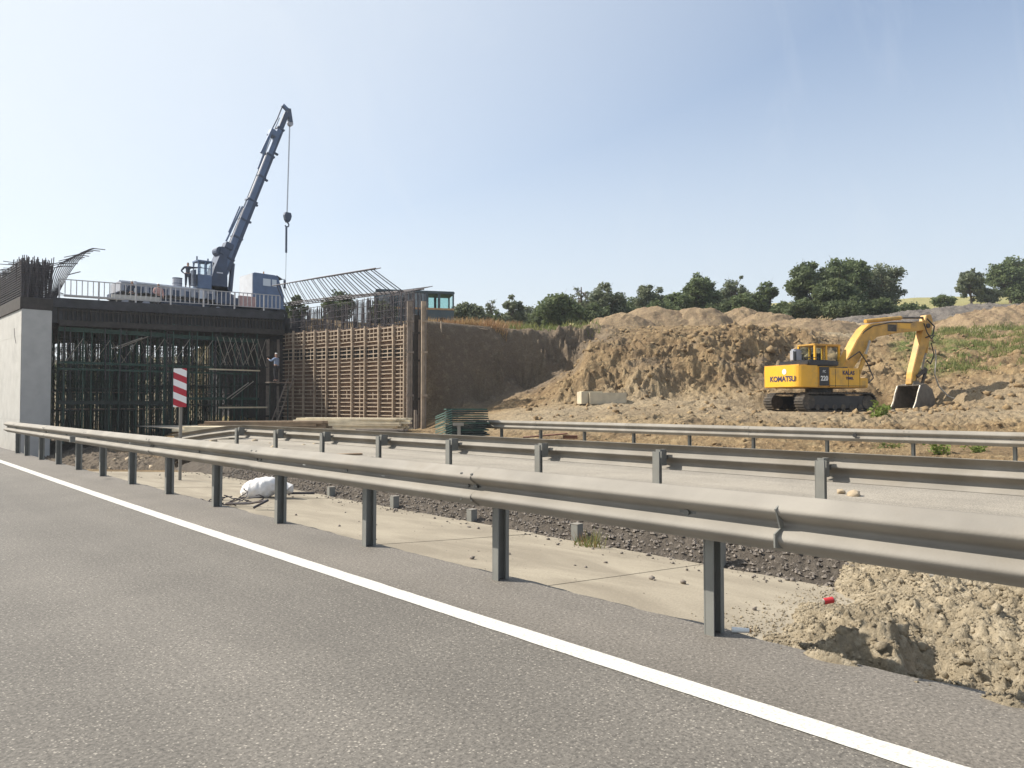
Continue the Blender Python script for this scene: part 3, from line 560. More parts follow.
# near mound of clay spoil ------------------------------------------------
def near_mound():
    n, k2 = 420, 640; X0, X1, Y0, Y1 = 3.5, 7.9, -3.6, 3.4
    xs = np.linspace(X0, X1, n); ys = np.linspace(Y0, Y1, k2); X, Y = np.meshgrid(xs, ys, indexing='ij')
    chan = lambda x: np.interp(x, [3.62, 3.68, 3.70, 4.12, 5.3, 6.62], [.0, 0, -.155, -.19, -.275, -.365])
    base = np.where(X < 6.62, chan(X), terrain(X, Y, False)); 
    wx = X + .10 * fbm(X * 3, Y * 3, 3, 5); wy = Y + .10 * fbm(X * 3, Y * 3, 3, 6)
    e = ss(2.36 + .17 * (wx - 3.8) - wy + .34 * fbm(X * 1.5, Y * 1.5, 3, 8), 0, 1.15)
    s = ss(wx, 3.60, 4.5) * (1 - ss(wx, 7.0, 7.7)); f = e * s
    h = f * (.22 + .22 * ss(1.6 - wy, 0, 2.4)) * (1 + .35 * fbm(X * .9, Y * .9, 3, 10)) + .03 * ss(f, .0, .06)
    amp = ss(f, .0, .25)
    h = h + amp * (fbm(wx * 2.2, wy * 2.2, 6, 15, .6)) * .13
    h = h + amp * fbm(wx * 7, wy * 7, 5, 25, .78) * .085 + amp * (1 - np.abs(2 * vnoise(wx * 11, wy * 11, 88) - 1)) * -.020 - amp * .10 * np.clip(vnoise(X * 6, Y * 6, 45) - .78, 0, 1) - amp * .10 * np.clip(vnoise(X * 13, Y * 13, 46) - .74, 0, 1) + (amp * .7 + .3 * (f > 0)) * fbm(X * 24, Y * 24, 3, 27, .8) * .022
    for (cx, cy, r, a) in ((4.15, 1.62, .20, .13), (4.75, 1.35, .25, .10), (4.1, .55, .26, .12), (5.2, .6, .35, .12), (5.9, .9, .4, .14), (4.45, -.4, .3, .16)):
        q = np.hypot(wx - cx, wy - cy) / r; h = h + a * np.exp(-(q ** 3))
    for (cx, cy, r, a) in ((4.12, 1.28, .13, .20), (3.98, 2.02, .06, .06), (5.3, .95, .07, .07), (4.9, .3, .07, .07), (5.7, .3, .08, .08), (4.4, .15, .06, .06)):
        q = np.hypot(X - cx, Y - cy) / r; h = h - a * np.exp(-(q ** 3)) * amp
    zz = base - .05 + np.where(f > .003, np.maximum(h, -.01), -.05) + .05 * ss(f, .001, .03)
    t = thing('dirt_mound', 'heap of pale clay soil spilling over the concrete channel under the near guardrail', 'dirt pile', (0, 0, 0))
    grid_obj('heap', np.stack([X, Y, zz], -1), 'mound', t)
    k = 60000; px_ = rng.uniform(3.66, 7.3, k); py_ = rng.uniform(-2.0, 3.0, k)
    ix = ((px_ - X0) / (X1 - X0) * (n - 1)).astype(int); iy = ((py_ - Y0) / (Y1 - Y0) * (k2 - 1)).astype(int); ff = f[ix, iy]
    ed = 2.30 + .17 * (px_ - 3.8) - py_
    keep = (ff > .002) | ((rng.uniform(0, 1, k) < .5 * np.exp(-np.abs(ed) * 5)) & (px_ > 3.8)) | ((rng.uniform(0, 1, k) < .02) & (px_ > 3.8))
    px_, py_, ff, ix, iy = px_[keep], py_[keep], ff[keep], ix[keep], iy[keep]
    sz = .0035 + .010 * rng.uniform(0, 1, len(px_)) ** 4 + .026 * rng.uniform(0, 1, len(px_)) ** 120 * (.5 + ff); sz = np.where(ff < .01, sz * .8, sz)
    bz = np.where(ff > .004, zz[ix, iy], chan(px_))
    c = lump_obj('clods', [(a, b, z_ + s_ * .2) for a, b, z_, s_ in zip(px_, py_, bz, sz)], sz, 'mound', t, rough=1.1, lo=True, smooth=False); c['kind'] = 'stuff'
    q = np.random.default_rng(31); kk = 60; bx_ = q.uniform(3.8, 7.0, kk); by_ = q.uniform(-1.2, 2.2, kk); bs_ = .012 + .03 * q.uniform(0, 1, kk) ** 2
    bi = ((bx_ - X0) / (X1 - X0) * (n - 1)).astype(int); bj = ((by_ - Y0) / (Y1 - Y0) * (k2 - 1)).astype(int)
    lump_obj('stones', [(a, b_, zz[i, j] + c_ * .2) for a, b_, c_, i, j in zip(bx_, by_, bs_, bi, bj)], bs_, 'mound', t, rough=1.0, lo=True, smooth=False)['kind'] = 'stuff'
    # larger blocky clods
    P = []; S = []
    for (cx, cy, sc_) in ((4.05, 1.72, .10), (4.22, 1.5, .12), (4.0, 1.5, .08), (4.55, 1.25, .07), (3.95, 1.06, .06), (5.2, 1.15, .10), (5.5, .5, .09), (4.6, .2, .10), (4.15, .2, .08), (5.0, -.2, .12), (5.9, 1.4, .08), (4.35, 1.85, .05), (3.86, 1.9, .04), (5.6, 1.9, .06), (6.2, 1.1, .10)):
        i = int((cx - X0) / (X1 - X0) * (n - 1)); j = int((cy - Y0) / (Y1 - Y0) * (k2 - 1)); P.append((cx, cy, zz[i, j] + sc_ * .05)); S.append(sc_ * .5)
    lump_obj('large_clods', P, S, 'mound', t, rough=1.0, lo=True, smooth=False)['kind'] = 'stuff'
near_mound()

# ------------------------------------------------------------------ guardrails
def rebase(root, loc):
    loc = Vector(loc); root.location = loc
    for c in root.children_recursive:
        if c.parent == root: 
            if c.get('_moved'): continue
            c.location = c.location - loc
    return root
def rail_beam(path, z0, side, name='rail_beam', parent=None, bh=.31):
    """W profile swept along path [(x,y)], side=-1 ridges towards -X, +1 towards +X"""
    nz = 26; zz = np.linspace(0, bh, nz); d = .083 * ((1 - np.cos(4 * np.pi * zz / bh)) / 2) ** .75
    prof = [(a, b) for a, b in zip(d, zz)] + [(a - .005, b) for a, b in zip(d[::-1], zz[::-1])]
    n = len(path); P = np.zeros((n, len(prof) + 1, 3))
    for i, (x, y) in enumerate(path):
        a = Vector(path[max(0, i - 1)]); b = Vector(path[min(n - 1, i + 1)]); t = (b - a).normalized(); nrm = Vector((t.y, -t.x)) * side
        zo = z0[i] if isinstance(z0, (list, tuple)) else z0
        for j, (dd, z) in enumerate(prof + prof[:1]): P[i, j] = (x + nrm.x * dd, y + nrm.y * dd, zo + z)
    o = grid_obj(name, P, 'galv', parent, smooth=True)
    return o
def c_post(x, y, z0, z1, parent, w=.058, d=.105, side=-1, name='post', tilt=0):
    mb = MB(); h = z1 - z0; rot = Matrix.Rotation(tilt, 3, 'Y'); c = Vector((x, y, (z0 + z1) / 2))
    mb.box(c + Vector((0, w / 2 - .004, 0)) * 0 + rot @ Vector((0, w / 2, 0)), (d, .007, h), rot)       # web facing -Y
    mb.box(c + rot @ Vector((side * (d / 2 - .003), -.003, 0)), (.007, w - .006, h - .002), rot)          # flange to the road
    mb.box(c + rot @ Vector((-side * (d / 2 - .003), -.003, 0)), (.007, w - .006, h - .002), rot)
    mb.box(c + rot @ Vector((-side * (d / 2 - .018), -w / 2 + .004, 0)), (.022, .007, h - .004), rot)
    return mb.build(name, 'post', parent)
def guardrail(name, label, X, side, post_ys, y0, y1, ztop, curve, seg, seg0, zb=-.25, post_top=None, posts_x=.0, ref=None, pw=.058, pd=.105, bh=.31):
    t = thing(name, label, 'guardrail')
    gx = (lambda y: X + g(y)) if curve else (lambda y: X)
    y = seg0
    k = 0; random.seed(int(X * 10))
    while y < y1 - .01:
        a = max(y, y0); b = min(y + seg, y1)
        if b > a + .05:
            ys = np.linspace(a, b + (.12 if b < y1 - .1 else 0), max(3, int((b - a) * 1.5) + 2)); off = .006 * (k % 2)
            dz = random.uniform(-.003, .003)
            rail_beam([(gx(v) + side * (off), v) for v in ys], ztop - bh + dz, side, parent=t, bh=bh)
            for (dz_, dy) in ((.05, -.06), (.05, .05), (bh - .05, -.06), (bh - .05, .05), (bh / 2, -.05), (bh / 2, .04)):
                if b < y1 - .1 and b > 1:
                    xx = gx(b) + side * (.01 + (.055 if dz_ != bh / 2 else .002)); MB().tube((xx, b + .06 + dy, ztop - bh + dz_), (xx + side * .014, b + .06 + dy, ztop - bh + dz_), .011, n=8).build('bolt', 'bolt', t)
            k += 1
        y += seg
    for i, py in enumerate(post_ys):
        px_ = gx(py) - side * .20 + posts_x
        gz = Tz(px_, py, False) if zb is None else zb
        c_post(px_, py, gz, post_top or ztop - .03, t, w=pw, d=pd, side=side, tilt=random.uniform(-.008, .008))
        mb = MB(); xs = gx(py); zc = ztop - bh / 2                       # spacer block
        mb.box((xs - side * .075, py, zc), (.13, .008, .20)); mb.box((xs - side * .011, py + .03, zc), (.006, .07, .20)); mb.box((xs - side * .136, py + .03, zc), (.006, .07, .20))
        mb.build('spacer', 'post', t)
        mb = MB(); mb.tube((xs + side * .004, py + .03, zc), (xs + side * .02, py + .03, zc), .016, n=8)
        mb.box((xs + side * .003, py + .03, zc), (.006, .10, .05)); mb.build('bolt_plate', 'bolt', t)
    return t
p1 = [2.23 + 1.73 * k for k in range(-7, 12)] + [22.5]
t1 = guardrail('guardrail', 'long galvanised guardrail nearest the camera along the white edge line', 3.42, -1, p1, -10, 22.75, .81, True, 3.46, 3.96 - 3.46 * 6 + .0, bh=.27)
# small white reflectors riveted into the beam
for yv, dz in ((3.25, .135), (5.15, .14), (12.0, .15), (6.5, .16), (17.8, .16)):
    MB().box((3.42 + g(yv) - .008, yv, .52 + dz), (.012, .045, .016)).build('reflector', 'amber', t1)
mb = MB(); mb.prism([(0, .02), (-.085, .035), (-.085, .10), (-.03, .12), (-.075, .215), (0, .25)], .008, Matrix.Translation((3.415, 1.72, .54))); mb.build('bracket_plate', 'post', t1)
mb = MB(); mb.box((3.345, 14.3, .655), (.08, .04, .1)); mb.build('bracket_plate', 'post', t1)
rebase(t1, (3.62, 2.23, 0))
p2 = [3.42 + 2.03 * k for k in range(-6, 8)]
t2 = guardrail('guardrail', 'middle guardrail seen from behind with its posts in front, across the gravel median', 7.82, 1, p2, -10, 17.7, .745, False, 4.06, -8.9, zb=-.3, post_top=.67, pw=.095, pd=.06)
e0 = atX(237, 431, 7.82)
rail_beam([(7.82, 17.6), (7.80, 18.4), (7.66, 19.6), (7.42, 21.4)], [.435, .41, .30, .10], 1, parent=t2)
rebase(t2, (7.62, 3.3, 0))
p3 = [8.2 + 2.0 * k for k in range(-8, 7)]
t3 = guardrail('guardrail', 'far guardrail at the foot of the excavation in front of the yellow excavator', 18.45, -1, p3, -10, 21.9, .66, False, 4.0, -9.8, zb=-.3)
mb = MB(); mb.tube((18.36, 7.4, .50), (18.33, 7.4, .50), .05, n=10); mb.build('reflector', 'rubber', t3)
rebase(t3, (18.65, 8.2, 0))
# stub posts along the far edge of the channel
first = None
for k, yy in enumerate([2.05, 4.05, 5.95, 7.9, 9.8, 11.8]):
    x = 6.66 + g(yy); lb = ['short steel stub post by the clay heap at the right end of the channel', 'short steel stub post beside the weeds at the channel edge', 'short steel stub post on the channel edge behind the third near guardrail post',
        'short steel stub post to the right of the white sack', 'short steel stub post just behind the white sack', 'farthest short stub post on the channel edge, left of the white sack'][k]
    h = (.20, .20, .16, .13, .14, .12)[k]
    t = thing('stub_post', lb, 'post', (x, yy, -.38), random.uniform(-.1, .1), 'cut-off posts along the channel')
    mb = MB(); mb.box((0, -.045, h / 2), (.11, .008, h + .1)); mb.box((-.052, 0, h / 2), (.008, .09, h + .098)); mb.box((.052, 0, h / 2), (.008, .09, h + .098)); mb.build('channel_section', 'post', t)
    MB().box((0, 0, h + .052), (.118, .105, .006)).build('cap', 'galv', t)

# ------------------------------------------------------------------ bridge pier, deck
PY0 = 49.0
def pier():
    t = thing('bridge_pier', 'tall pale concrete pier at the left edge carrying the unfinished bridge', 'bridge pier', (9.60, PY0, -1.8))
    L = 16; m_ = MB(); m_.box((0, L / 2, 4.2), (1.48, L, 8.36)); m_.build('shaft', 'concrete', t, bevel=.03)
    mb = MB()
    for z in (2.2, 4.6, 6.9):                         # formwork joints and tie holes as fine raised fins
        mb.box((-.742, L / 2, z), (.008, L - .1, .012)); mb.box((0, -.002, z), (1.44, .008, .012))
    mb.build('casting_seam', 'concrete', t)
    m2 = MB(); m2.path([(-.75, 1.9, 7.4), (-.77, 1.7, 7.0), (-.76, 1.3, 6.5)], .012); m2.build('tie_wire', 'rebar', t)
    return t
pier()
def deck():
    t = thing('bridge_deck', 'dark unfinished bridge deck on scaffolding between the pier and the abutment', 'bridge', (17.7, 49.4, 6.0))
    t.rotation_euler = (0, -math.atan(.36 / 14), 0)
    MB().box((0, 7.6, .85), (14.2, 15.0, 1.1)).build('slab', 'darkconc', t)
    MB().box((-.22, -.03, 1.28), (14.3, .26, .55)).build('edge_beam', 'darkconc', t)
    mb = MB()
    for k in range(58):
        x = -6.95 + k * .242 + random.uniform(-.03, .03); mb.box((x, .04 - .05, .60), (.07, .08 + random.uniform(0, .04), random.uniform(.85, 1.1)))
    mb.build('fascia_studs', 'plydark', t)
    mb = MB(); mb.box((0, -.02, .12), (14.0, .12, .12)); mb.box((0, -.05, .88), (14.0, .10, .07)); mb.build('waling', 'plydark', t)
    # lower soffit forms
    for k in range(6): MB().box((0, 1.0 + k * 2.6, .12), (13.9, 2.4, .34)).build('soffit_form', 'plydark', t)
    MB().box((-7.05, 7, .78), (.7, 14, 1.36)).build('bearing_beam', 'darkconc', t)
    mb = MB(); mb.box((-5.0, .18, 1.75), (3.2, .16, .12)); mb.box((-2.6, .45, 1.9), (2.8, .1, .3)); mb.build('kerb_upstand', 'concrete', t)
deck()
# guard railing on the deck edge
def deck_railing():
    t = thing('bridge_railing', 'pale steel baluster railing along the edge of the bridge deck', 'railing', (10.75, 49.35, 7.42))
    Lx = 13.6; z = lambda x: 0.0 + .028 * x
    MB().bar((0, 0, 1.06), (Lx, 0, 1.06 + z(Lx)), .055, .05).build('top_rail', 'railing', t)
    MB().bar((0, 0, .14), (Lx, 0, .14 + z(Lx)), .04, .04).build('bottom_rail', 'railing', t)
    n = 46
    for k in range(n + 1):
        x = Lx * k / n; big = k % 7 == 0
        MB().box((x, 0, .53 + z(x) + (-.03 if big else .06)), ((.085 if big else .045), (.06 if big else .03), (1.12 if big else .9))).build('railing_post' if big else 'baluster', 'railing', t)
deck_railing()

# rebar on top of the pier -------------------------------------------------
def pier_rebar():
    t = thing('rebar_cage', 'dense dark reinforcement cage standing on top of the pale pier at the left edge', 'rebar cage', (9.2, 49.2, 6.6))
    mb = MB(); random.seed(3)
    for k in range(560):
        y = random.uniform(-.1, 14) if k % 3 else random.uniform(-.1, 4); x = random.uniform(-.35, 1.1); top = 2.75 + random.uniform(-.35, .18) + (.2 if y < 2.5 else 0)
        mb.bar((x, y, 0), (x + random.uniform(-.12, .2), y, top), .04)
    mb.build('vertical_bars', 'rebar', t)['kind'] = 'stuff'
    mb = MB()
    for j in range(20):
        z = .12 + j * .135
        for x in (-.36, 1.12): mb.bar((x, -.1, z), (x, 14, z + random.uniform(-.03, .05)), .04)
        mb.bar((-.4, random.uniform(-.12, .3), z), (1.15, random.uniform(-.12, .3), z), .04)
    for j in range(22):
        y = random.uniform(0, 9); mb.bar((-.6 + random.uniform(-.5, .1), y, 2.5 + random.uniform(-.2, .4)), (1.4 + random.uniform(-.1, .4), y - .1, 2.7 + random.uniform(-.1, .35)), .035)
    mb.build('horizontal_bars', 'rebar', t)['kind'] = 'stuff'
    MB().box((.38, 7.4, .30), (1.60, 15.2, .66)).build('starter_block', 'plydark', t)
    return t
pier_rebar()
def curved_bars():
    t = thing('bent_rebar', 'fan of curved reinforcement bars sweeping up to the right above the pier', 'rebar bars', (10.4, 49.2, 7.3))
    random.seed(5)
    for k in range(10):
        y = k * .2; u = k / 9; base = atY(49 + 3.5 * u, 303, 49.2 + y); top = atY(53 + 33 * u, 267 - 18 * u ** .8, 49.2 + y); o0 = Vector((10.4, 49.2, 7.3))
        a_ = base - o0; b_ = top - o0; pts = [a_ + Vector((0, 0, -.5))]
        for i in range(9):
            q = i / 8; pts.append(a_.lerp(b_, q) + Vector((.10 * math.sin(q * 3.14) * -1, 0, .18 * math.sin(q * 3.14))))
        d = random.uniform(.35, .75); pts.append(pts[-1] + Vector((.25, 0, .12))); pts.append(pts[-1] + Vector((d, 0, random.uniform(.0, .07))))
        MB().path(pts, .027, 5).build('bar', 'rebar', t)
        if k < 12: MB().path([pts[-3] + Vector((-random.uniform(.3, .8), 0, -.25)), pts[-3] + Vector((.05, 0, .02)), pts[-2] + Vector((.2, 0, .02))], .024, 5).build('bar', 'rebar', t)
    MB().bar((.75, -.02, 1.45), (1.9, 2.2, 2.05), .05).build('tie_bar', 'rebar', t)
    MB().bar((.2, -.02, .4), (1.0, 2.2, .6), .05).build('tie_bar', 'rebar', t)
curved_bars()

# ------------------------------------------------------------------ falsework
def scaffold_proto():
    t = thing('scaffold_tower', 'x', 'scaffold tower', (0, 0, -5), 0, 'shoring towers under the bridge deck'); H = 7.1
    for sx in (-.5, .5):
        for sy in (-.7, .7):
            mb = MB(); mb.tube((sx, sy, 0), (sx, sy, H), .044, n=6); 
            for z in (1.9, 3.8, 5.7): mb.tube((sx, sy, z - .08), (sx, sy, z + .08), .05, n=6)
            mb.box((sx, sy, .02), (.16, .16, .03)); mb.box((sx, sy, H), (.18, .14, .04)); mb.build('leg', 'green', t)
    for z in (.5, 1.9, 3.2, 4.6, 6.2):
        mb = MB()
        for sy in (-.7, .7): mb.tube((-.5, sy, z), (.5, sy, z), .026, n=5)
        for sx in (-.5, .5): mb.tube((sx, -.7, z + .05), (sx, .7, z + .05), .026, n=5)
        mb.build('ledger_frame', 'darkgreen', t)
    for i, (a, b) in enumerate(((.5, 1.9), (1.9, 3.2), (3.2, 4.6), (4.6, 6.2))):
        mb = MB(); s = 1 if i % 2 else -1
        mb.tube((-.5 * s, -.72, a), (.5 * s, -.72, b), .02, n=5); mb.tube((.5 * s, .72, a), (-.5 * s, .72, b), .02, n=5); mb.tube((-.52, -.7 * s, a), (-.52, .7 * s, b), .02, n=5); mb.build('brace', 'palesteel' if i == 3 else 'darkgreen', t)
    return t
def falsework():
    random.seed(21); proto = scaffold_proto(); used = False
    rows = [50.3, 53.0, 55.8, 59.0, 62.2]; cols_ = [11.6 + 1.52 * k for k in range(8)]
    rn = ['front row', 'second row', 'third row', 'fourth row', 'rearmost row']
    cn = ['beside the concrete pier', 'second from the pier', 'third from the pier', 'fourth from the pier', 'behind the striped sign', 'just right of the striped sign', 'second from the dark abutment boards', 'nearest the dark abutment boards']
    for j, y in enumerate(rows):
        for i, x in enumerate(cols_):
            lb = 'green shoring tower under the deck, %s, %s' % (rn[j], cn[i])
            gz = -1.05 if x < 16 else -.75
            if not used: o = proto; used = True; o.location = (x, y, gz); o['label'] = lb
            else: o = dup(proto, (x + random.uniform(-.08, .08), y + random.uniform(-.2, .2), gz + random.uniform(-.05, .0)), random.uniform(-.03, .03), lb)
    # single telescopic props
    pr = thing('steel_prop', 'slim dark steel prop standing among the shoring towers under the deck', 'prop', (0, 0, 0), 0, 'steel props under the bridge deck')
    MB().tube((0, 0, 0), (0, 0, 3.6), .034, n=6).build('outer_tube', 'darkgreen', pr); MB().tube((0, 0, 3.4), (0, 0, 6.75), .030, n=6).build('inner_tube', 'rebar', pr)
    MB().tube((-.10, 0, 3.55), (.10, 0, 3.55), .03, n=6).build('collar', 'darkgreen', pr); MB().box((0, 0, 6.77), (.16, .16, .02)).build('head_plate', 'darkgreen', pr); MB().box((0, 0, .01), (.16, .16, .02)).build('base_plate', 'darkgreen', pr)
    first = True
    for k in range(150):
        x = random.uniform(10.9, 23.0); y = random.choice([49.6, 51.6, 54.4, 57.4, 60.6]) + random.uniform(-.2, .2)
        o = pr if first else dup(pr); first = False
        o.location = (x, y, -.9); o.rotation_euler = (random.uniform(-.015, .015), random.uniform(-.03, .03), random.uniform(0, 3))
    g_ = 'long horizontal beams on the shoring'
    def hb(x0, x1, y, z, s, m, lb, cat='beam', nm='shoring_beam'):
        t = thing(nm, lb, cat, ((x0 + x1) / 2, y, z), 0, g_); L = (x1 - x0)
        mb = MB(); mb.box((0, 0, s), (L, s * .9, s * .28)); mb.box((0, 0, 0), (L, s * .9, s * .28)); mb.box((0, 0, s / 2), (L, s * .3, s * .72)); return mb.build('girder', m, t)
    hb(10.8, 16.7, 49.62, 5.52, .20, 'green', 'green girder under the deck edge in its left half')
    hb(16.8, 22.8, 49.62, 5.48, .20, 'green', 'green girder under the deck edge in its right half')
    hb(10.8, 19.6, 49.5, 3.62, .11, 'green', 'upper one of two long green rails at mid height of the shoring')
    hb(10.8, 22.4, 49.5, 3.25, .09, 'green', 'lower one of two long green rails at mid height of the shoring')
    hb(10.8, 17.9, 49.5, 1.25, .17, 'darkgreen', 'dark low girder across the shoring near the pier')
    hb(17.2, 22.9, 49.5, 1.55, .12, 'green', 'green low girder across the shoring near the abutment')
    hb(19.4, 22.9, 49.3, 3.5, .07, 'timberpale', 'pale board at mid height of the shoring near the abutment')
    hb(20.0, 23.4, 49.2, .98, .08, 'timberpale', 'pale board low on the shoring beside the abutment')
    for (x0, x1, y, z, lb) in ((10.9, 17.4, 50.4, .95, 'dark plank platform low in the shoring near the pier'), (17.6, 22.9, 50.6, 1.15, 'dark plank platform low in the shoring near the abutment'), (11.0, 22.5, 53.4, 2.0, 'dark plank platform deep inside the shoring')):
        t = thing('work_platform', lb, 'platform', ((x0 + x1) / 2, y, z), 0, 'plank platforms in the shoring')
        for q in range(4): MB().box((0, -.45 + q * .3, 0), (x1 - x0 - random.uniform(0, .6), .27, .05)).build('plank', 'timbergrey', t)
    # bright zig-zag lattice at the abutment side
    t = thing('lattice_bracing', 'zigzag of pale diagonal bars high in the shoring beside the abutment', 'lattice bracing', (19.9, 49.3, 3.7), 0)
    for k in range(8):
        x = k * .40; MB().bar((x, 0, 2.0), (x + .62, 0, .15), .035).build('diagonal', 'palesteel', t)
        if k % 2: MB().bar((x + .62, .05, 2.0), (x + .1, .05, .3), .03).build('diagonal', 'palesteel', t)
    MB().bar((0, .1, 2.05), (3.6, .1, 2.05), .05).build('chord', 'darkgreen', t); MB().bar((0, .1, .1), (3.6, .1, .1), .05).build('chord', 'darkgreen', t)
    for (a, b, lb) in (((13.6, 49.4, 4.6), (15.3, 49.4, 5.35), 'pale diagonal tube high in the shoring left of the striped sign'), ((20.6, 49.3, 1.6), (22.1, 49.3, 2.7), 'pale diagonal tube low in the shoring beside the abutment')):
        t = thing('diagonal_tube', lb, 'tube', a); b = Vector(b) - Vector(a); MB().tube((0, 0, 0), b, .04, n=6).build('tube', 'palesteel', t); MB().tube((.3, .02, 0), b + Vector((.35, .02, .1)), .03, n=6).build('tube', 'palesteel', t)
falsework()

# ------------------------------------------------------------------ abutment and wall formwork
def abutment():
    t = thing('abutment', 'dark concrete abutment behind the wall formwork', 'abutment', (25.5, 42, -.4))
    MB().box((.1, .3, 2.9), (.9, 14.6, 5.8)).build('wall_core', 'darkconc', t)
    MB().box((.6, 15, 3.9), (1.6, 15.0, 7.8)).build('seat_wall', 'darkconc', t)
abutment()
def formwork():
    pxs = [283, 295, 305.5, 316.5, 328.5, 340.5, 354, 367, 381, 395.5, 406.5]
    ys = [atX(p, 404, 24.8).y for p in pxs]; n = 10
    labs = ['leftmost, beside the dark boards', 'second from the left', 'third from the left', 'fourth from the left', 'fifth from the left', 'fifth from the timber posts', 'fourth from the timber posts', 'third from the timber posts', 'second from the timber posts', 'rightmost, beside the timber posts']
    z0 = -.25
    for i in range(n):
        ya, yb = ys[i + 1], ys[i]; yc = (ya + yb) / 2; w = abs(ya - yb) - .03; pm = (pxs[i] + pxs[i + 1]) / 2
        top = atX(pm, 333 - 8 * (pm - 284) / 124, 24.8).z; H = top - z0
        t = thing('ribbed_formwork', 'ribbed timber formwork of the abutment wall, ' + labs[i], 'formwork panel', (24.85, yc, z0), 0, 'formwork panels along the abutment wall')
        MB().box((.06, 0, H / 2), (.03, w, H)).build('sheet', 'ply', t)
        ribs = 25
        for k in range(ribs):
            z = .10 + k * (H - .2) / (ribs - 1)
            MB().box((-.035, 0, z + random.uniform(-.015, .015)), (.14 + .05 * (k % 8 == 4), w - .004, .058)).build('rib', 'timber', t)
        MB().box((-.17, -w / 2 + .05, H / 2 + .03), (.12, .085, H + .06)).build('waler', 'timber', t)
        for j, (a, b) in enumerate(((H - .75, H), (H - 1.95, H - 1.15), (H - 4.3, H - 3.9)) if i % 3 else ((H - .75, H), (H - 1.95, H - 1.15), (.2, H - 2.2))):
            MB().box((-.085, random.uniform(-.04, .04), (a + b) / 2), (.035, .06, b - a)).build('stud', 'timber', t)
        for q in (-.28, .28): MB().box((-.085, q * w, H - .38), (.035, .05, .74)).build('stud', 'timber', t)
        MB().box((.035, 0, H - 1.55), (.012, w - .1, .66)).build('opening', 'rubber', t)
formwork()
def end_posts():
    lb = ['grey timber post at the near end of the wall formwork, left one', 'dark timber post at the near end of the wall formwork, middle one', 'tall brown timber post at the near end of the wall formwork, right one', 'short low timber post in front of the formwork end']
    for k, (px, pt, pb, Z, w, m) in enumerate(((409.5, 301, 436, 41.5, .30, 'timbergrey'), (416.5, 315, 435, 42.2, .34, 'plydark'), (423.5, 301, 436, 41.8, .27, 'timber'), (415.5, 410, 436, 41.0, .14, 'timbergrey'))):
        a = at(px, pb, Z); b = at(px, pt, Z); h = b.z - a.z; t = thing('timber_post', lb[k], 'post', a, R(-20), 'timber posts closing the formwork end')
        MB().box((0, 0, h / 2), (w, .14, h)).build('board', m, t, bevel=.01); MB().box((w * .3, -.1, h / 2 - .1), (.07, .08, h - .3)).build('batten', 'timbergrey', t)
        if k < 3:
            for z in (h * .3, h * .62, h * .85): MB().box((0, -.15, z), (w + .1, .05, .12)).build('cross_board', m, t)
    t = thing('formwork_infill', 'dark recessed boarding between the end timber posts', 'boards', at(417, 436, 42.6), R(-20))
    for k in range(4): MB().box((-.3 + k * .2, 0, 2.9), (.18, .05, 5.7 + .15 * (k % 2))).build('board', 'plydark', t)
    t = thing('plank_batten', 'thin upright lath with a short foot leaning against the shaded bank', 'batten', at(441, 357, 45.4), 0)
    MB().bar((0, 0, 0), (0, 0, 2.2), .07).build('lath', 'timber', t); MB().bar((-.45, .2, 0), (.3, -.2, .02), .1, .05).build('foot', 'timber', t); MB().bar((-.7, .3, 1.25), (.1, -.1, 1.35), .05).build('crosspiece', 'timber', t)
    t = thing('bent_pole', 'bent pale pole lying on the grassy top of the shaded bank', 'pole', at(445, 332, 47.5)); MB().path([(0, 0, -.3), (.5, -.4, .1), (.8, -.6, .5), (1.2, -.9, .35), (2.2, -1.6, .2)], .035).build('pole', 'timber', t)
end_posts()
def side_boards():   # dark vertical boarding between falsework and wall formwork
    t = thing('shutter_wall', 'dark vertical shutter boards between the shoring and the ribbed formwork', 'shutter', (23.9, 49.75, -.8))
    x = -1.0
    for k in range(9):
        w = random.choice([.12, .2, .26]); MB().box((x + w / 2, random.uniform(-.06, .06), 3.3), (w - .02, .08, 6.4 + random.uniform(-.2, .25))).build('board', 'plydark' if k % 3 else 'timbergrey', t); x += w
    for z in (1.2, 3.4, 5.3): MB().box((0, -.12, z), (2.0, .07, .12)).build('rail', 'plydark', t)
    t = thing('ladder', 'dark wooden ladder leaning beside the worker at the formwork end', 'ladder', (23.7, 47.5, -.2), 0)
    a, b = Vector((-.9, 0, 0)), Vector((.5, .3, 3.2)); o = Vector((.28, -.25, 0))
    MB().bar(a, b, .07).build('stile', 'timbergrey', t); MB().bar(a + o, b + o, .07).build('stile', 'timbergrey', t)
    for k in range(1, 10): p = a.lerp(b, k / 10); MB().bar(p, p + o, .04).build('rung', 'timbergrey', t)
side_boards()
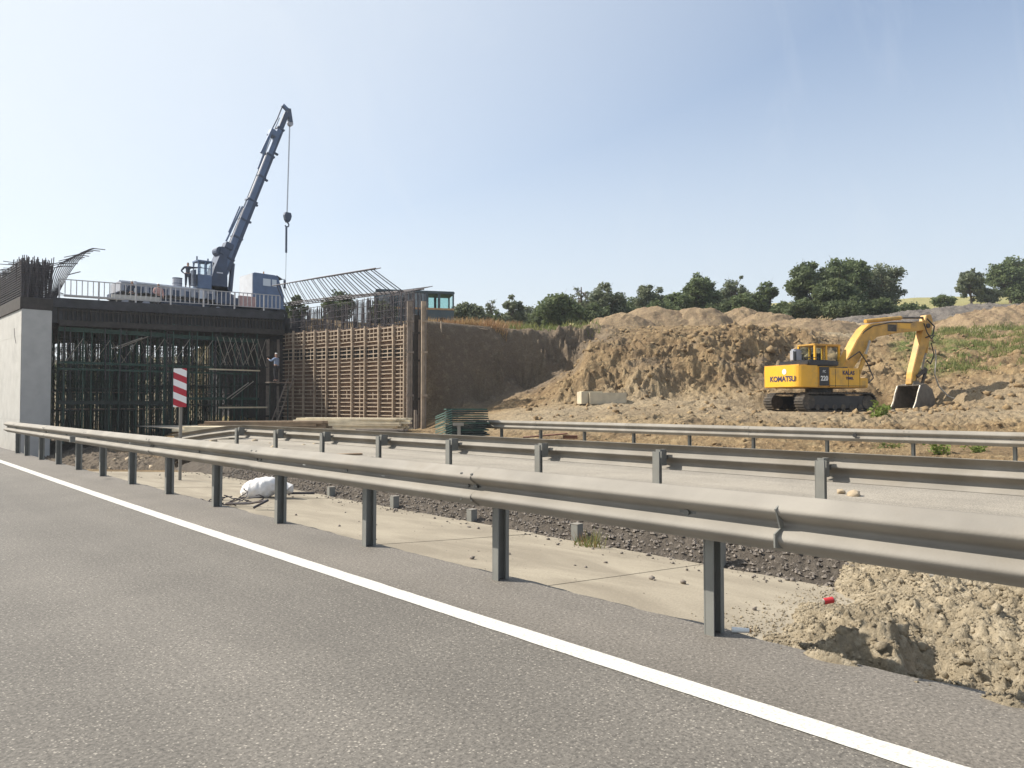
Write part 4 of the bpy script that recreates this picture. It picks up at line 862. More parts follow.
def wall_rebar():
    random.seed(9)
    t = thing('starter_bars', 'dense row of thin upright reinforcement bars on top of the abutment wall', 'rebar bars', (25.4, 42, 5.5))
    mb = MB()
    for k in range(330):
        y = random.uniform(-7.6, 7.4); x = random.choice([-.2, .5]) + random.uniform(-.1, .1); u = (7.5 - y) / 15; mb.bar((x, y, 0), (x + random.uniform(-.08, .08), y, 1.3 + 1.15 * random.uniform(.75, 1.0) * (1 - .15 * u)), .024)
    mb.build('upright_bars', 'rebar', t)['kind'] = 'stuff'
    for k in range(5): MB().bar((-.22, -7.6, .4 + .42 * k), (-.22, 7.6, .5 + .42 * k + .2), .03).build('line_bar', 'rebar', t)
    # leaning hoop bars above
    t = thing('leaning_rebar', 'row of thin reinforcement bars leaning left above the abutment wall', 'rebar bars', (25.6, 42, 7.4))
    n = 34
    A0, A1 = atX(283, 306, 25.6), atX(412, 291, 25.6); B0, B1 = atX(262, 287, 25.6 - 1.2), atX(373, 269, 25.6 - 1.2)
    base = Vector((25.6, 42, 7.4))
    for k in range(n):
        u = (k + (random.uniform(-.3, .3) if k not in (0, n - 1) else 0)) / (n - 1); p = A0.lerp(A1, .02 + .93 * u) - base; q = B0.lerp(B1, .15 + .85 * u) - base
        MB().path([p, p.lerp(q, .5) + Vector((-.05, 0, .02)), q, q + Vector((.10, -.6, .03))], .027, 4).build('bar', 'rebar', t)
    MB().path([B0.lerp(B1, .1) - base, B0.lerp(B1, .55) - base + Vector((0, 0, .05)), B1 - base + Vector((0, -.2, .05))], .04, 5).build('line_bar', 'rebar', t)
    for k, dz in enumerate((0, .12, .22)):
        MB().path([A0 - base + Vector((0, 0, dz)), A0.lerp(A1, .5) - base + Vector((0, 0, dz)), A1 - base + Vector((0, -1.1 + .5 * k, dz * .3))], .04, 5).build('line_bar', 'rebar', t)
    for k in range(8): q = A1 - base; MB().bar(q + Vector((-.1, 2.5 - .2 * k, -.05 + .03 * k)), q + Vector((.05 * k, -1.9 + .3 * k, .08 + .02 * k)), .035).build('bundle_bar', 'rebar', t)
wall_rebar()

# ------------------------------------------------------------------ people
def skin_mesh(name, joints, edges, m, parent=None, sub=1):
    me = bpy.data.meshes.new(name); me.from_pydata([j[0] for j in joints], edges, []); o = bpy.data.objects.new(name, me); col.objects.link(o)
    sk = o.modifiers.new('skin', 'SKIN'); sk.use_smooth_shade = True
    for v, j in zip(me.skin_vertices[0].data, joints): r = j[1]; v.radius = (r, r) if not isinstance(r, tuple) else r
    me.skin_vertices[0].data[0].use_root = True
    ss_ = o.modifiers.new('sub', 'SUBSURF'); ss_.levels = sub; ss_.render_levels = sub
    dg = bpy.context.evaluated_depsgraph_get(); me2 = bpy.data.meshes.new_from_object(o.evaluated_get(dg)); o.modifiers.clear(); o.data = me2; bpy.data.meshes.remove(me)
    me2.name = name; me2.materials.clear(); me2.materials.append(M[m])
    if parent: o.parent = parent
    return o
def person(label, loc, rz, shirt, trousers, hat=None, armL=None, armR=None, legspread=.11):
    t = thing('person', label, 'person', loc, rz)
    aL = armL or [(.24, .0, 1.42), (.30, .02, 1.13), (.27, .12, .88)]; aR = armR or [(-.24, 0, 1.42), (-.30, .02, 1.13), (-.27, .12, .88)]
    def hand(p, e):
        d = (Vector(p) - Vector(e)).normalized(); return tuple(Vector(p) + d * .10)
    J = [((0, 0, .95), .13), ((0, 0, 1.12), .125), ((0, 0, 1.32), .15), ((0, 0, 1.45), .10), ((0, .005, 1.52), .055), ((0, .02, 1.60), .085), ((0, .02, 1.70), .085), ((0, .015, 1.75), .05),
         (aL[0], .07), (aL[1], .05), (aL[2], .036), (hand(aL[2], aL[1]), .035), (aR[0], .07), (aR[1], .05), (aR[2], .036), (hand(aR[2], aR[1]), .035),
         ((legspread, 0, .88), .10), ((legspread + .01, .02, .49), .07), ((legspread + .02, -.01, .10), .048), ((legspread + .03, .13, .04), .042),
         ((-legspread, 0, .88), .10), ((-legspread - .01, .02, .49), .07), ((-legspread - .02, -.01, .10), .048), ((-legspread - .03, .13, .04), .042)]
    E = [(0, 1), (1, 2), (2, 3), (3, 4), (4, 5), (5, 6), (6, 7), (3, 8), (8, 9), (9, 10), (10, 11), (3, 12), (12, 13), (13, 14), (14, 15), (0, 16), (16, 17), (17, 18), (18, 19), (0, 20), (20, 21), (21, 22), (22, 23)]
    skin_mesh('body', J, E, 'skin', t)
    S = [((0, 0, .93), .16), ((0, 0, 1.12), .15), ((0, 0, 1.32), .172), ((0, 0, 1.45), .115), (aL[0], .085), (aL[1], .066), (tuple(Vector(aL[1]).lerp(Vector(aL[2]), .8)), .05), (aR[0], .085), (aR[1], .066), (tuple(Vector(aR[1]).lerp(Vector(aR[2]), .8)), .05)]
    skin_mesh('shirt', S, [(0, 1), (1, 2), (2, 3), (3, 4), (4, 5), (5, 6), (3, 7), (7, 8), (8, 9)], shirt, t)
    Tn = [((0, 0, .95), .15)] + [(J[i][0], r) for i, r in ((16, .12), (17, .088), (18, .065), (20, .12), (21, .088), (22, .065))]
    skin_mesh('trousers', Tn, [(0, 1), (1, 2), (2, 3), (0, 4), (4, 5), (5, 6)], trousers, t)
    for s in (1, -1): skin_mesh('shoe', [((s * (legspread + .02), -.03, .05), .055), ((s * (legspread + .03), .15, .04), .045)], [(0, 1)], 'darkcloth', t)
    if hat: skin_mesh('helmet', [((0, .01, 1.72), .11), ((0, .01, 1.77), .09), ((0, .01, 1.80), .04)], [(0, 1), (1, 2)], hat, t)
    else: skin_mesh('hair', [((0, -.01, 1.70), .095), ((0, -.005, 1.77), .06)], [(0, 1)], 'hair', t)
    MB().box((.035, .105, 1.67), (.02, .012, .012)).box((-.035, .105, 1.67), (.02, .012, .012)).build('eyes', 'hair', t)
    return t

# ------------------------------------------------------------------ truck crane on the deck
CY = 55.0
M['skyglass'] = glass_mat('sky_painted_glass', (.55, .6, .65), .15)  # sky brightness painted into the panes as a pale base colour
def crane():
    t = thing('truck_crane', 'blue-grey truck crane with its telescopic boom raised, standing on the bridge deck', 'truck crane', (20.8, CY, 7.5))
    z0 = 7.5; bx = 20.8
    L = lambda px, py, Y=CY - 1.2: (lambda v: Vector((v.x - bx, v.y - CY, v.z - z0)))(atY(px, py, Y))
    # carrier
    MB().box((.3, 0, .95), (12.4, .9, .35)).build('chassis', 'cdark', t)
    xs0, xs1 = L(213, 288).x, L(285, 300).x
    rear0 = L(118, 285).x
    b = MB(); b.box(((rear0 + xs0) / 2 + .1, 0, 1.62), (xs0 - rear0, 2.4, .7)); b.build('rear_body', 'cgrey', t, bevel=.03)
    for k in range(8):
        x = rear0 + .5 + k * (xs0 - rear0 - .8) / 7; MB().box((x, -1.22, 1.45), (.42, .06, .42)).build('side_locker', 'cdark', t)
    MB().box(((rear0 + xs0) / 2, -1.22, 1.9), (xs0 - rear0 + .1, .05, .10)).build('deck_rail', 'cwhite', t)
    for (px, w) in ((133, .35), (199, .45)): MB().box((L(px, 290).x, -1.3, 1.6), (w * .5, .12, .75)).build('outrigger', 'cwhite', t)
    # drum standing on the carrier deck is its own thing (below)
    MB().box((xs0 + 1.6, 0, 1.3), (3.0, 2.3, .5)).build('platform', 'cdark', t)
    MB().box((L(252, 295).x - .4, -1.1, 1.35), (1.3, .3, .8)).build('tool_box', 'pinkcloth', t, bevel=.02)
    for x in (-5.2, -3.9, 1.0, 4.6, 5.9):
        for sy in (-1.0, 1.0):
            w = MB(); w.tube((x, sy - .16, .52), (x, sy + .16, .52), .52, n=18); wo = w.build('wheel', 'rubber', t); MB().tube((x, sy * 1.17 - .01, .52), (x, sy * 1.17 + .01, .52), .26, n=12).build('rim', 'cgrey', wo)
    # driver cab at the right end
    c0, c1 = L(253, 290).x, L(284, 290).x; top = L(266, 273).z; cw = 2.3; bot = 1.0
    cp = [(c0, bot), (c0, top - .05), (c0 + .12, top), (c1 - .75, top - .03), (c1 - .5, top - .12), (c1 - .12, top - 1.15), (c1, top - 1.6), (c1, bot)]
    MB().prism(cp, cw, Matrix.Translation((0, .1, 0))).build('cab', 'cblue', t)
    MB().box((c0 - .03, .1, (bot + top) / 2 + .35), (.06, cw - .06, top - bot - .85)).build('cab_rear_sunlit', 'cwhite', t)  # white plate paints sunlight onto the rear face of the blue cab
    gy = .1 - cw / 2 - .015
    for (xa, xb, za, zb) in ((c1 - 1.7, c1 - 1.1, top - .92, top - .38), (c1 - .98, c1 - .62, top - .92, top - .38)): MB().box(((xa + xb) / 2, gy, (za + zb) / 2), (xb - xa, .02, zb - za)).build('side_window', 'skyglass', t)
    MB().bar((c1 - .07, gy - .25, top - 1.0), (c1 - .1, gy - .25, top - .35), .22, .06).build('mirror', 'cdark', t); MB().bar((c1 - .3, gy, top - .3), (c1 - .07, gy - .25, top - .3), .04).build('mirror_arm', 'cdark', t)
    MB().bar((c1 - .6, .1, top - .03), (c1 - .12, .1, top - .28), cw, .05).build('sun_visor', 'cdark', t)
    ws = MB(); ws.bar((c1 - .42, .1, top - .3), (c1 - .11, .1, top - 1.1), cw - .3, .03); ws.build('windscreen', 'glass', t)
    MB().box((c1 + .06, .1, bot + .1), (.16, cw, .35)).build('bumper', 'cdark', t)
    MB().tube((c1 - 1.3, -.3, top), (c1 - 1.3, -.3, top + .28), .05, n=6).build('beacon', 'orange', t)
    # upper: turntable, house, operator cab
    px_ = L(226, 290).x
    MB().tube((px_, 0, 1.5), (px_, 0, 1.85), .95, n=20).build('turntable', 'cdark', t)
    hz = L(222, 290).z
    hp = [(L(211.5, 0).x, hz - .1), (L(212, 0).x, L(213, 279).z), (L(216, 0).x, L(218, 266).z), (L(221.5, 0).x, L(221, 252).z), (L(228.5, 0).x, L(226, 254).z), (L(229, 0).x, L(229, 288).z), (L(232, 0).x, hz - .1)]
    MB().prism(hp, 1.3, Matrix.Translation((0, -.1, 0))).build('boom_pedestal', 'cdark', t)
    MB().box((L(221, 271.5).x, -.77, L(221, 271.5).z), (.45, .02, .09)).build('white_band', 'cwhite', t)
    # operator cab (left in the photo)
    ox0, ox1 = L(197.5, 0, CY - 1.6).x, L(211.5, 0, CY - 1.6).x; oz0, oz1 = L(205, 288, CY - 1.6).z, L(205, 260, CY - 1.6).z
    oc = (ox0 + ox1) / 2; ow = ox1 - ox0
    MB().box((oc, -.95, oz0 + .5), (ow, 1.0, 1.0)).build('operator_cab_base', 'cblue', t, bevel=.03)
    mb = MB()
    for x in (ox0 + .03, oc, ox1 - .03):
        for y in (-1.42, -.48): mb.box((x, y, (oz0 + 1.0 + oz1) / 2), (.07, .07, oz1 - oz0 - 1.0))
    mb.box((oc, -.95, oz1 - .02), (ow + .06, 1.06, .09)); mb.box((oc, -1.43, oz0 + 1.45), (ow - .1, .05, .05)); mb.build('operator_cab_frame', 'cblue', t)
    MB().box((oc, -1.42, (oz0 + 1.0 + oz1) / 2), (ow - .1, .012, oz1 - oz0 - 1.05)).build('cab_glass', 'clear', t)
    MB().box((ox0 - .14, -.95, oz0 + .75), (.12, .8, 1.1)).build('cab_door', 'cdark', t); MB().bar((ox0 - .06, -.95, oz1 - .1), (ox0 - .16, -.95, oz0 + 1.2), .05).build('grab_bar', 'cdark', t)
    for (x, h) in ((ox0 + .1, .35), (ox1 - .1, .28)): MB().tube((x, -.95, oz1), (x, -.95, oz1 + h), .05, n=6).build('cab_lamp', 'cdark', t)
    MB().box((px_ - .6, .2, hz + .15), (1.9, 1.9, .45)).build('superstructure', 'cdark', t, bevel=.04)
    # boom: three telescopic sections
    Yb = CY - .2; P = lambda px, py: L(px, py, Yb)
    a, e = P(218.5, 280), P(284.5, 110); up = (0, 1, 0)
    def sec(u0, u1, w, h, m, nm='boom_section'):
        p, q = a.lerp(e, u0), a.lerp(e, u1); d = (q - p).normalized(); nrm = Vector((-d.z, 0, d.x))
        # trapezoid-like box profile: bar with broad depth in the boom plane
        rot = Matrix((Vector((0, 1, 0)), d, nrm)).transposed(); m_ = MB(); m_.box((p + q) / 2, (w, (q - p).length, h), rot); return m_.build(nm, m, t, bevel=.03)
    d = (e - a).normalized(); nrm = Vector((-d.z, 0, d.x))
    sec(.04, .46, .56, .66, 'cblue'); sec(.40, .74, .46, .54, 'cblue'); sec(.70, .90, .38, .46, 'cblue'); sec(.88, 1.0, .30, .38, 'cdark')
    # dark underside plates and collars
    for (u, h) in ((.12, .76), (.24, .76), (.34, .74), (.455, .82), (.60, .62), (.73, .70), (.895, .58)):
        p = a.lerp(e, u); rot = Matrix((Vector((0, 1, 0)), d, nrm)).transposed(); MB().box(p, (.72 - .25 * u, .13, h), rot).build('collar', 'cdark', t)
    rot = Matrix((Vector((0, 1, 0)), d, nrm)).transposed()
    for (u0, u1, off, w, hh, m) in ((.06, .455, -.22, .60, .24, 'cdark'), (.04, .40, .30, .34, .14, 'cgrey'), (.46, .73, -.19, .50, .18, 'cdark'), (.46, .73, .24, .3, .1, 'cgrey'), (.73, .90, -.16, .42, .15, 'cdark'), (.10, .95, .38, .05, .05, 'cdark')):
        p, q = a.lerp(e, u0) + nrm * off, a.lerp(e, u1) + nrm * off; MB().box((p + q) / 2, (w, (q - p).length, hh), rot).build('boom_trim', m, t)
    for u in (.35, .45, .60, .76): p = a.lerp(e, u) - nrm * .42; MB().box(p, (.2, .12, .28), rot).build('boom_lug', 'cdark', t)
    # jib folded along the boom
    for (p, q, r) in ((P(254, 168), P(267, 131), .12), (P(257, 152), P(268, 128), .18), (P(222.5, 241), P(238.5, 206), .12), (P(225, 232), P(236, 206), .09)): MB().bar(p + Vector((0, -.35, 0)), q + Vector((0, -.35, 0)), r).build('jib_bar', 'cblue', t)
    MB().box(P(270, 131), (.62, .5, .55), rot).build('jib_bracket', 'cblue', t, bevel=.02)
    MB().path([P(269, 128), P(275, 116), P(280.5, 102)], .05, 6).build('pendant_bar', 'cdark', t)
    MB().bar(P(280, 102), P(287, 109), .3, .22).build('boom_head', 'cblue', t); MB().bar(P(286, 106), P(288.2, 120), .32, .3).build('sheave_block', 'cdark', t)
    MB().tube(P(288, 121) + Vector((0, -.12, 0)), P(288, 121) + Vector((0, .12, 0)), .22, n=12).build('sheave', 'cgrey', t)
    # winch and lift cylinder
    MB().box(P(221, 252), (.95, .6, .75), rot).build('winch', 'cdark', t, bevel=.05); MB().tube(P(217, 251) + Vector((0, -.4, 0)), P(217, 251) + Vector((0, .4, 0)), .33, n=14).build('winch_drum', 'cdark', t)
    MB().box(P(226, 246) , (.8, .5, .6), rot).build('winch', 'cdark', t, bevel=.05)
    MB().tube(P(229, 291), P(231.3, 263), .17, n=10).build('lift_cylinder', 'cdark', t); MB().tube(P(231.3, 263), P(233, 240), .09, n=8).build('cylinder_rod', 'cgrey', t)
    MB().path([P(212, 262) , P(210, 275), P(211, 285)], .04, 5).build('hose', 'hose', t)
    # rope, hook block
    for dy in (-.06, .06): MB().tube(P(287.6, 121) + Vector((0, dy, 0)), P(285.6, 212) + Vector((0, dy, 0)), .018, n=5).build('hoist_rope', 'rebar', t)
    hp = [(-.22, .35), (.22, .35), (.30, .1), (.22, -.22), (.08, -.42), (-.08, -.42), (-.22, -.22), (-.30, .1)]
    hb = MB().prism(hp, .3, Matrix.Translation(P(286, 216))).build('hook_block', 'cdark', t)
    c = P(285.6, 222); MB().path([c + Vector((.0, 0, .1)), c + Vector((.16, 0, -.08)), c + Vector((.12, 0, -.26)), c + Vector((-.05, 0, -.32)), c + Vector((-.16, 0, -.2))], .055, 6).build('hook', 'cdark', t)
    MB().tube(P(285, 226), P(285, 252), .085, n=8).build('sling_bar', 'cdark', t); MB().tube(P(285, 252), P(284.7, 290), .016, n=5).build('sling_rope', 'rebar', t)
    return L
L_ = crane()
# cabin-like service body / drum / people on the deck
def deck_items():
    base = atY(176, 287.5, CY - .4); t = thing('drum', 'grey steel drum standing on the crane carrier beside the standing man', 'drum', (base.x, base.y, base.z - .1)); 
    MB().tube((0, 0, 0), (0, 0, .78), .32, n=18).build('drum_body', 'cgrey', t); MB().tube((0, 0, .74), (0, 0, .80), .335, n=18).build('drum_rim', 'cdark', t); MB().tube((0, 0, .38), (0, 0, .42), .332, n=18).build('hoop', 'cdark', t)
    p = atY(186.5, 287, CY - .9); z = p.z
    person('person in dark clothes standing on the crane with one arm stretched to the cab', (p.x, p.y, z), R(-20), 'navy', 'navy', None, armR=[(-.24, 0, 1.42), (-.44, .02, 1.15), (-.22, .1, .98)], armL=[(.24, 0, 1.42), (.52, .04, 1.44), (.80, .06, 1.50)])
    for (px, lb, sh, hat) in ((130.5, 'person in a dark jacket and white helmet behind the deck railing, the left one', 'navy', 'helmet'), (157, 'person in a faded red shirt and white helmet behind the deck railing, the right one', 'pinkcloth', 'helmet')):
        p = atY(px, 290, 51.0); person(lb, (p.x, p.y, 7.28), R(180), sh, 'darkcloth', hat, armL=[(.24, 0, 1.42), (.30, .05, 1.15), (.1, .25, 1.08)])
    p = at(276, 384, 47.0); person('person in a blue-grey shirt and pale cap by the ladder beside the ribbed formwork', (p.x, p.y, 2.66), R(35), 'bluecloth', 'darkcloth', 'helmet', armR=[(-.24, 0, 1.42), (-.42, .12, 1.25), (-.35, .35, 1.4)])
    t = thing('standing_plank', 'narrow plank landing under the feet of the person at the formwork end', 'plank', (p.x + .2, p.y, 2.60)); MB().box((0, 0, 0), (1.5, .6, .06)).build('board', 'timbergrey', t)
    for sx in (-.6, .6): MB().tube((sx, 0, -2.9), (sx, 0, -.03), .04, n=6).build('support', 'darkgreen', t)
deck_items()

# blue-grey bus / cabin on the embankment
def bus():
    p = at(428, 330, 66); gz = at(0, 324, 66).z
    t = thing('site_bus', 'dark blue-grey bus with an orange line below its windows, parked on the embankment', 'bus', (p.x, p.y, gz - .4), -YAW + R(14))
    x0, x1 = -4.6, 2.1; top = at(0, 292.5, 66).z - gz + .4; w = 2.4
    MB().box(((x0 + x1) / 2, 0, .95), (x1 - x0, w, 1.2)).build('lower_body', 'teal', t, bevel=.04)
    MB().box(((x0 + x1) / 2, -.0, 1.62), (x1 - x0 + .02, w + .02, .16)).build('stripe', 'orange', t)
    MB().box(((x0 + x1) / 2, 0, top - .12), (x1 - x0 + .1, w + .1, .26)).build('roof', 'teal', t, bevel=.06)
    for x, ww in ((x0 + .05, .2), (-2.9, .35), (-1.55, .3), (-.25, .22), (.78, .22), (x1 - .07, .14)):
        for y in (-w / 2 + .04, w / 2 - .04): MB().box((x, y, (1.65 + top) / 2), (ww, .08, top - 1.7)).build('pillar', 'teal', t)
    for (a, b, m) in ((-4.4, -3.1, 'glass'), (-2.7, -1.7, 'glass'), (-1.4, -.36, 'glass'), (-.14, .67, 'tealglass'), (.89, 2.03, 'tealglass')):
        for y in (-w / 2 + .02, w / 2 - .02): MB().box(((a + b) / 2, y, (1.72 + top - .25) / 2), (b - a, .02, top - 1.95)).build('window', m, t)
    for x in (-3.4, 1.1):
        for y in (-1.1, 1.1): w_ = MB().tube((x, y - .13, .42), (x, y + .13, .42), .45, n=16).build('wheel', 'rubber', t)
    MB().box((-1, 0, top + .05), (.9, .7, .15)).build('roof_hatch', 'teal', t)
bus()

# ------------------------------------------------------------------ excavator
def excavator():
    gz = .90; c = at(819, 404, 36.0)
    t = thing('excavator', 'yellow tracked excavator with its bucket resting on the earth', 'excavator', (c.x, c.y, gz), -YAW + R(24))
    # local +x = heading (right in the photo, slightly away), -y = towards the camera
    # undercarriage, turned a little more towards the camera line
    rot = Matrix.Rotation(R(-6), 3, 'Z')
    for sy in (-1.13, 1.13):
        Lh, rr = 2.05, .40; ol = []; n = 10
        for i in range(n + 1): a = -math.pi / 2 + math.pi * i / n; ol.append((Lh - .38 + rr * math.cos(a), .44 + rr * math.sin(a)))
        for i in range(n + 1): a = math.pi / 2 + math.pi * i / n; ol.append((-Lh + .38 + rr * math.cos(a), .44 + rr * math.sin(a)))
        fr = rot.to_4x4() @ Matrix.Translation((0, sy, 0))
        tr = MB().prism([(x * .93, .44 + (z - .44) * .72) for x, z in ol], .36, fr).build('track_frame', 'black', t)
        sh = MB(); pts = []
        per = [Vector((x, 0, z)) for x, z in ol]; segs = []
        for i in range(len(per)):
            p, q = per[i], per[(i + 1) % len(per)]; m_ = max(1, round((q - p).length / .17))
            for k in range(m_): segs.append((p.lerp(q, k / m_), p.lerp(q, (k + 1) / m_)))
        for (p, q) in segs:
            d = (q - p).normalized(); nrm = Vector((d.z, 0, -d.x)); R3 = Matrix((d, Vector((0, 1, 0)), nrm)).transposed(); c_ = (p + q) / 2
            sh.box(fr @ c_, ((q - p).length * .86, .60, .045), rot @ R3); sh.box(fr @ (c_ + nrm * .035 * (1 if (c_ + nrm * .1 - Vector((0, 0, .44))).length > (c_ - Vector((0, 0, .44))).length else -1)), (.03, .60, .05), rot @ R3)
        sh.build('track_chain', 'track', tr)
        for x in (-1.67, 1.67): MB().tube(fr @ Vector((x, -.2, .44)), fr @ Vector((x, .2, .44)), .33, n=16).build('sprocket' if x < 0 else 'idler', 'track', tr)
        for k in range(6): x = -1.2 + .48 * k; MB().tube(fr @ Vector((x, -.2, .20)), fr @ Vector((x, .2, .20)), .14, n=10).build('roller', 'track', tr)
    MB().box((0, 0, .62), (1.7, 1.7, .45)).build('car_body', 'black', t, bevel=.05); MB().tube((0, 0, .8), (0, 0, 1.08), .62, n=24).build('slew_ring', 'black', t)
    # upper structure
    def rounded(x0, x1, y0, y1, z0, z1, m, nm, r=.35, rear=True, par=t):
        ol = []
        def arc(cx, cy, a0, a1): 
            for i in range(7): a = a0 + (a1 - a0) * i / 6; ol.append((cx + r * math.cos(a), cy + r * math.sin(a)))
        arc(x0 + r, y0 + r, math.pi, 1.5 * math.pi); ol.append((x1, y0)); ol.append((x1, y1)); arc(x0 + r, y1 - r, .5 * math.pi, math.pi)
        n = len(ol); mb = MB(); mb.add([(x, y, z0) for x, y in ol] + [(x, y, z1) for x, y in ol], [tuple(range(n))[::-1], tuple(range(n, 2 * n))] + [(i, (i + 1) % n, n + (i + 1) % n, n + i) for i in range(n)])
        return mb.build(nm, m, par, bevel=.025)
    rounded(-2.45, -1.35, -1.25, 1.25, 1.12, 2.12, 'yellow', 'counterweight', .42)
    MB().box((-2.0, 0, 2.14), (.7, 2.2, .05)).build('counterweight_lid', 'yellow2', t)
    MB().box((-1.0, -1.02, 1.62), (.66, .46, .92)).build('pump_door', 'yellow', t, bevel=.02); MB().box((-.98, -1.258, 1.63), (.60, .014, .86)).build('number_plate', 'black', t, bevel=.003)
    MB().box((.35, -1.02, 1.58), (1.98, .46, .90)).build('side_housing', 'yellow', t, bevel=.03)
    MB().box((1.55, -.98, 1.36), (.62, .5, .44)).build('tool_locker', 'yellow', t, bevel=.03)
    for x in (-.28, .55, 1.28): MB().box((x, -1.254, 1.56), (.014, .012, .84)).build('door_seam', 'black', t)
    MB().box((0.2, -1.256, 1.2), (2.9, .012, .02)).build('door_seam', 'black', t)
    MB().box((.1, 0, 1.17), (3.6, 2.3, .14)).build('swing_frame', 'yellow2', t)
    MB().box((0.3, .3, 1.62), (3.0, 1.9, .9)).build('machinery_house', 'yellow2', t)
    MB().box((-.95, -.28, 2.24), (1.9, 1.9, .24)).build('engine_hood', 'black', t, bevel=.05); MB().box((-.9, -.5, 2.37), (1.1, .8, .07)).build('hood_grille', 'black', t)
    MB().tube((-1.3, .2, 2.3), (-1.3, .2, 2.85), .07, n=10).build('exhaust', 'black', t); MB().box((-.55, .9, 2.72), (.55, .35, .62)).build('air_cleaner', 'cgrey', t, bevel=.08)
    # cab on the far side
    cx0, cx1, cy0, cy1, cz0, cz1 = -.05, 1.55, .18, 1.2, 1.9, 3.22
    mb = MB()
    MB().box(((cx0 + cx1) / 2, (cy0 + cy1) / 2, cz0 + .12), (cx1 - cx0, cy1 - cy0, .5)).build('cab_base', 'yellow2', t)
    for x in (cx0, cx0 + .72, cx1 - .04):
        for y in (cy0, cy1): mb.box((x, y, (cz0 + cz1) / 2), (.10, .08, cz1 - cz0))
    mb.build('cab_frame', 'yellow', t); MB().box(((cx0 + cx1) / 2, (cy0 + cy1) / 2, cz1), (cx1 - cx0 + .14, cy1 - cy0 + .12, .1)).build('cab_roof', 'yellow2', t, bevel=.03)
    for y in (cy0 - .0, cy1):
        MB().box(((cx0 + cx1) / 2, y, (cz0 + .37 + cz1) / 2), (cx1 - cx0 - .1, .012, cz1 - cz0 - .45)).build('cab_window', 'clear', t)
    MB().box((cx0 - .02, (cy0 + cy1) / 2, 2.75), (.02, .9, .75)).build('rear_window', 'clear', t)
    MB().box((.55, .7, 2.45), (.14, .5, .75)).box((.75, .7, 2.12), (.5, .5, .14)).build('seat', 'black', t)
    # boom
    bo = [(1.0, 1.78), (1.38, 2.42), (2.15, 3.50), (2.62, 4.02), (3.0, 4.28), (3.6, 4.38), (6.05, 4.60), (6.5, 4.58), (6.6, 4.38), (6.42, 4.17), (4.8, 3.96), (3.55, 3.68), (3.12, 3.42), (2.5, 2.75), (1.75, 1.95), (1.4, 1.68)]
    yb = -.12
    bo = [(x + .9 * max(0, x - 3.6) / 3, z) for x, z in bo]
    MB().prism(bo, .52, Matrix.Translation((0, yb, 0))).build('boom', 'yellow2', t, bevel=.03)
    MB().box((5.4, yb - .27, 4.30), (.95, .012, .26)).build('worn_patch', 'yellow', t)
    MB().box((4.55, yb - .268, 4.16), (.62, .012, .34)).build('worn_patch', 'track', t)
    MB().tube((1.2, yb - .45, 2.0), (1.2, yb + .45, 2.0), .13, n=12).build('boom_pin', 'track', t)
    for y in (yb - .38, yb + .38):
        MB().tube((1.95, y, 1.65), (2.55, y, 2.75), .105, n=12).build('boom_cylinder', 'yellow2', t); MB().tube((2.55, y, 2.75), (2.85, y, 3.45), .055, n=10).build('cylinder_rod', 'shiny', t)
    MB().tube((3.0, yb, 4.45), (5.5, yb, 4.74), .10, n=12).build('arm_cylinder', 'yellow2', t); MB().tube((5.5, yb, 4.74), (7.5, yb, 4.84), .055, n=10).build('cylinder_rod', 'track', t)
    n_before = set(o.name for o in bpy.data.objects)
    # arm
    ar = [(6.45, 4.95), (6.82, 5.0), (6.95, 4.7), (6.85, 4.1), (6.5, 3.3), (5.72, 1.78), (5.48, 1.32), (5.26, 1.36), (5.36, 1.95), (5.85, 3.3), (6.12, 4.05), (6.28, 4.5)]
    MB().prism(ar, .36, Matrix.Translation((0, yb, 0))).build('arm', 'yellow2', t, bevel=.025)
    MB().tube((6.42, yb - .34, 4.38), (6.42, yb + .34, 4.38), .12, n=12).build('arm_pin', 'track', t)
    MB().tube((6.95, yb, 4.5), (6.6, yb, 3.0), .085, n=10).build('bucket_cylinder', 'yellow2', t); MB().tube((6.6, yb, 3.0), (6.3, yb, 2.15), .045, n=8).build('cylinder_rod', 'shiny', t)
    for y in (yb - .24, yb + .24): MB().bar((6.3, y, 2.15), (5.62, y, 1.75), .1, .16).build('linkage', 'track', t); MB().bar((6.3, y, 2.15), (5.95, y, 1.28), .09, .14).build('linkage', 'track', t)
    # hoses
    MB().path([(6.3, yb - .32, 4.75), (6.75, yb - .4, 4.35), (6.6, yb - .42, 3.9), (6.2, yb - .3, 3.75)], .035).build('hose', 'hose', t)
    MB().path([(6.1, yb - .3, 4.5), (6.2, yb - .4, 4.0), (6.5, yb - .4, 3.7), (6.85, yb - .32, 3.9)], .03).build('hose', 'hose', t)
    MB().path([(6.65, yb - .28, 3.5), (6.8, yb - .32, 2.9), (6.55, yb - .3, 2.4), (6.3, yb - .3, 2.6)], .03).build('hose', 'hose', t)
    MB().path([(1.45, yb - .3, 2.5), (2.1, yb - .42, 2.9), (2.55, yb - .5, 2.3), (2.45, yb - .9, 1.6), (2.05, yb - .95, 1.35)], .03).build('hose', 'hose', t)
    MB().path([(1.6, yb + .3, 2.6), (2.6, yb - .3, 3.9), (3.2, yb - .28, 4.2), (4.5, yb - .28, 4.45), (6.0, yb - .28, 4.5)], .025).build('hose', 'hose', t)
    # bucket: open side faces left-down, back curved away to the right
    bk = []
    ctr = Vector((5.55, 0, .62))
    outer = [(5.30, 1.30), (5.75, 1.36), (6.18, 1.10), (6.40, .62), (6.32, .16), (5.95, -.06), (5.35, -.02), (4.78, .03)]
    th = .035; wb = 1.25
    n = len(outer); mb = MB()
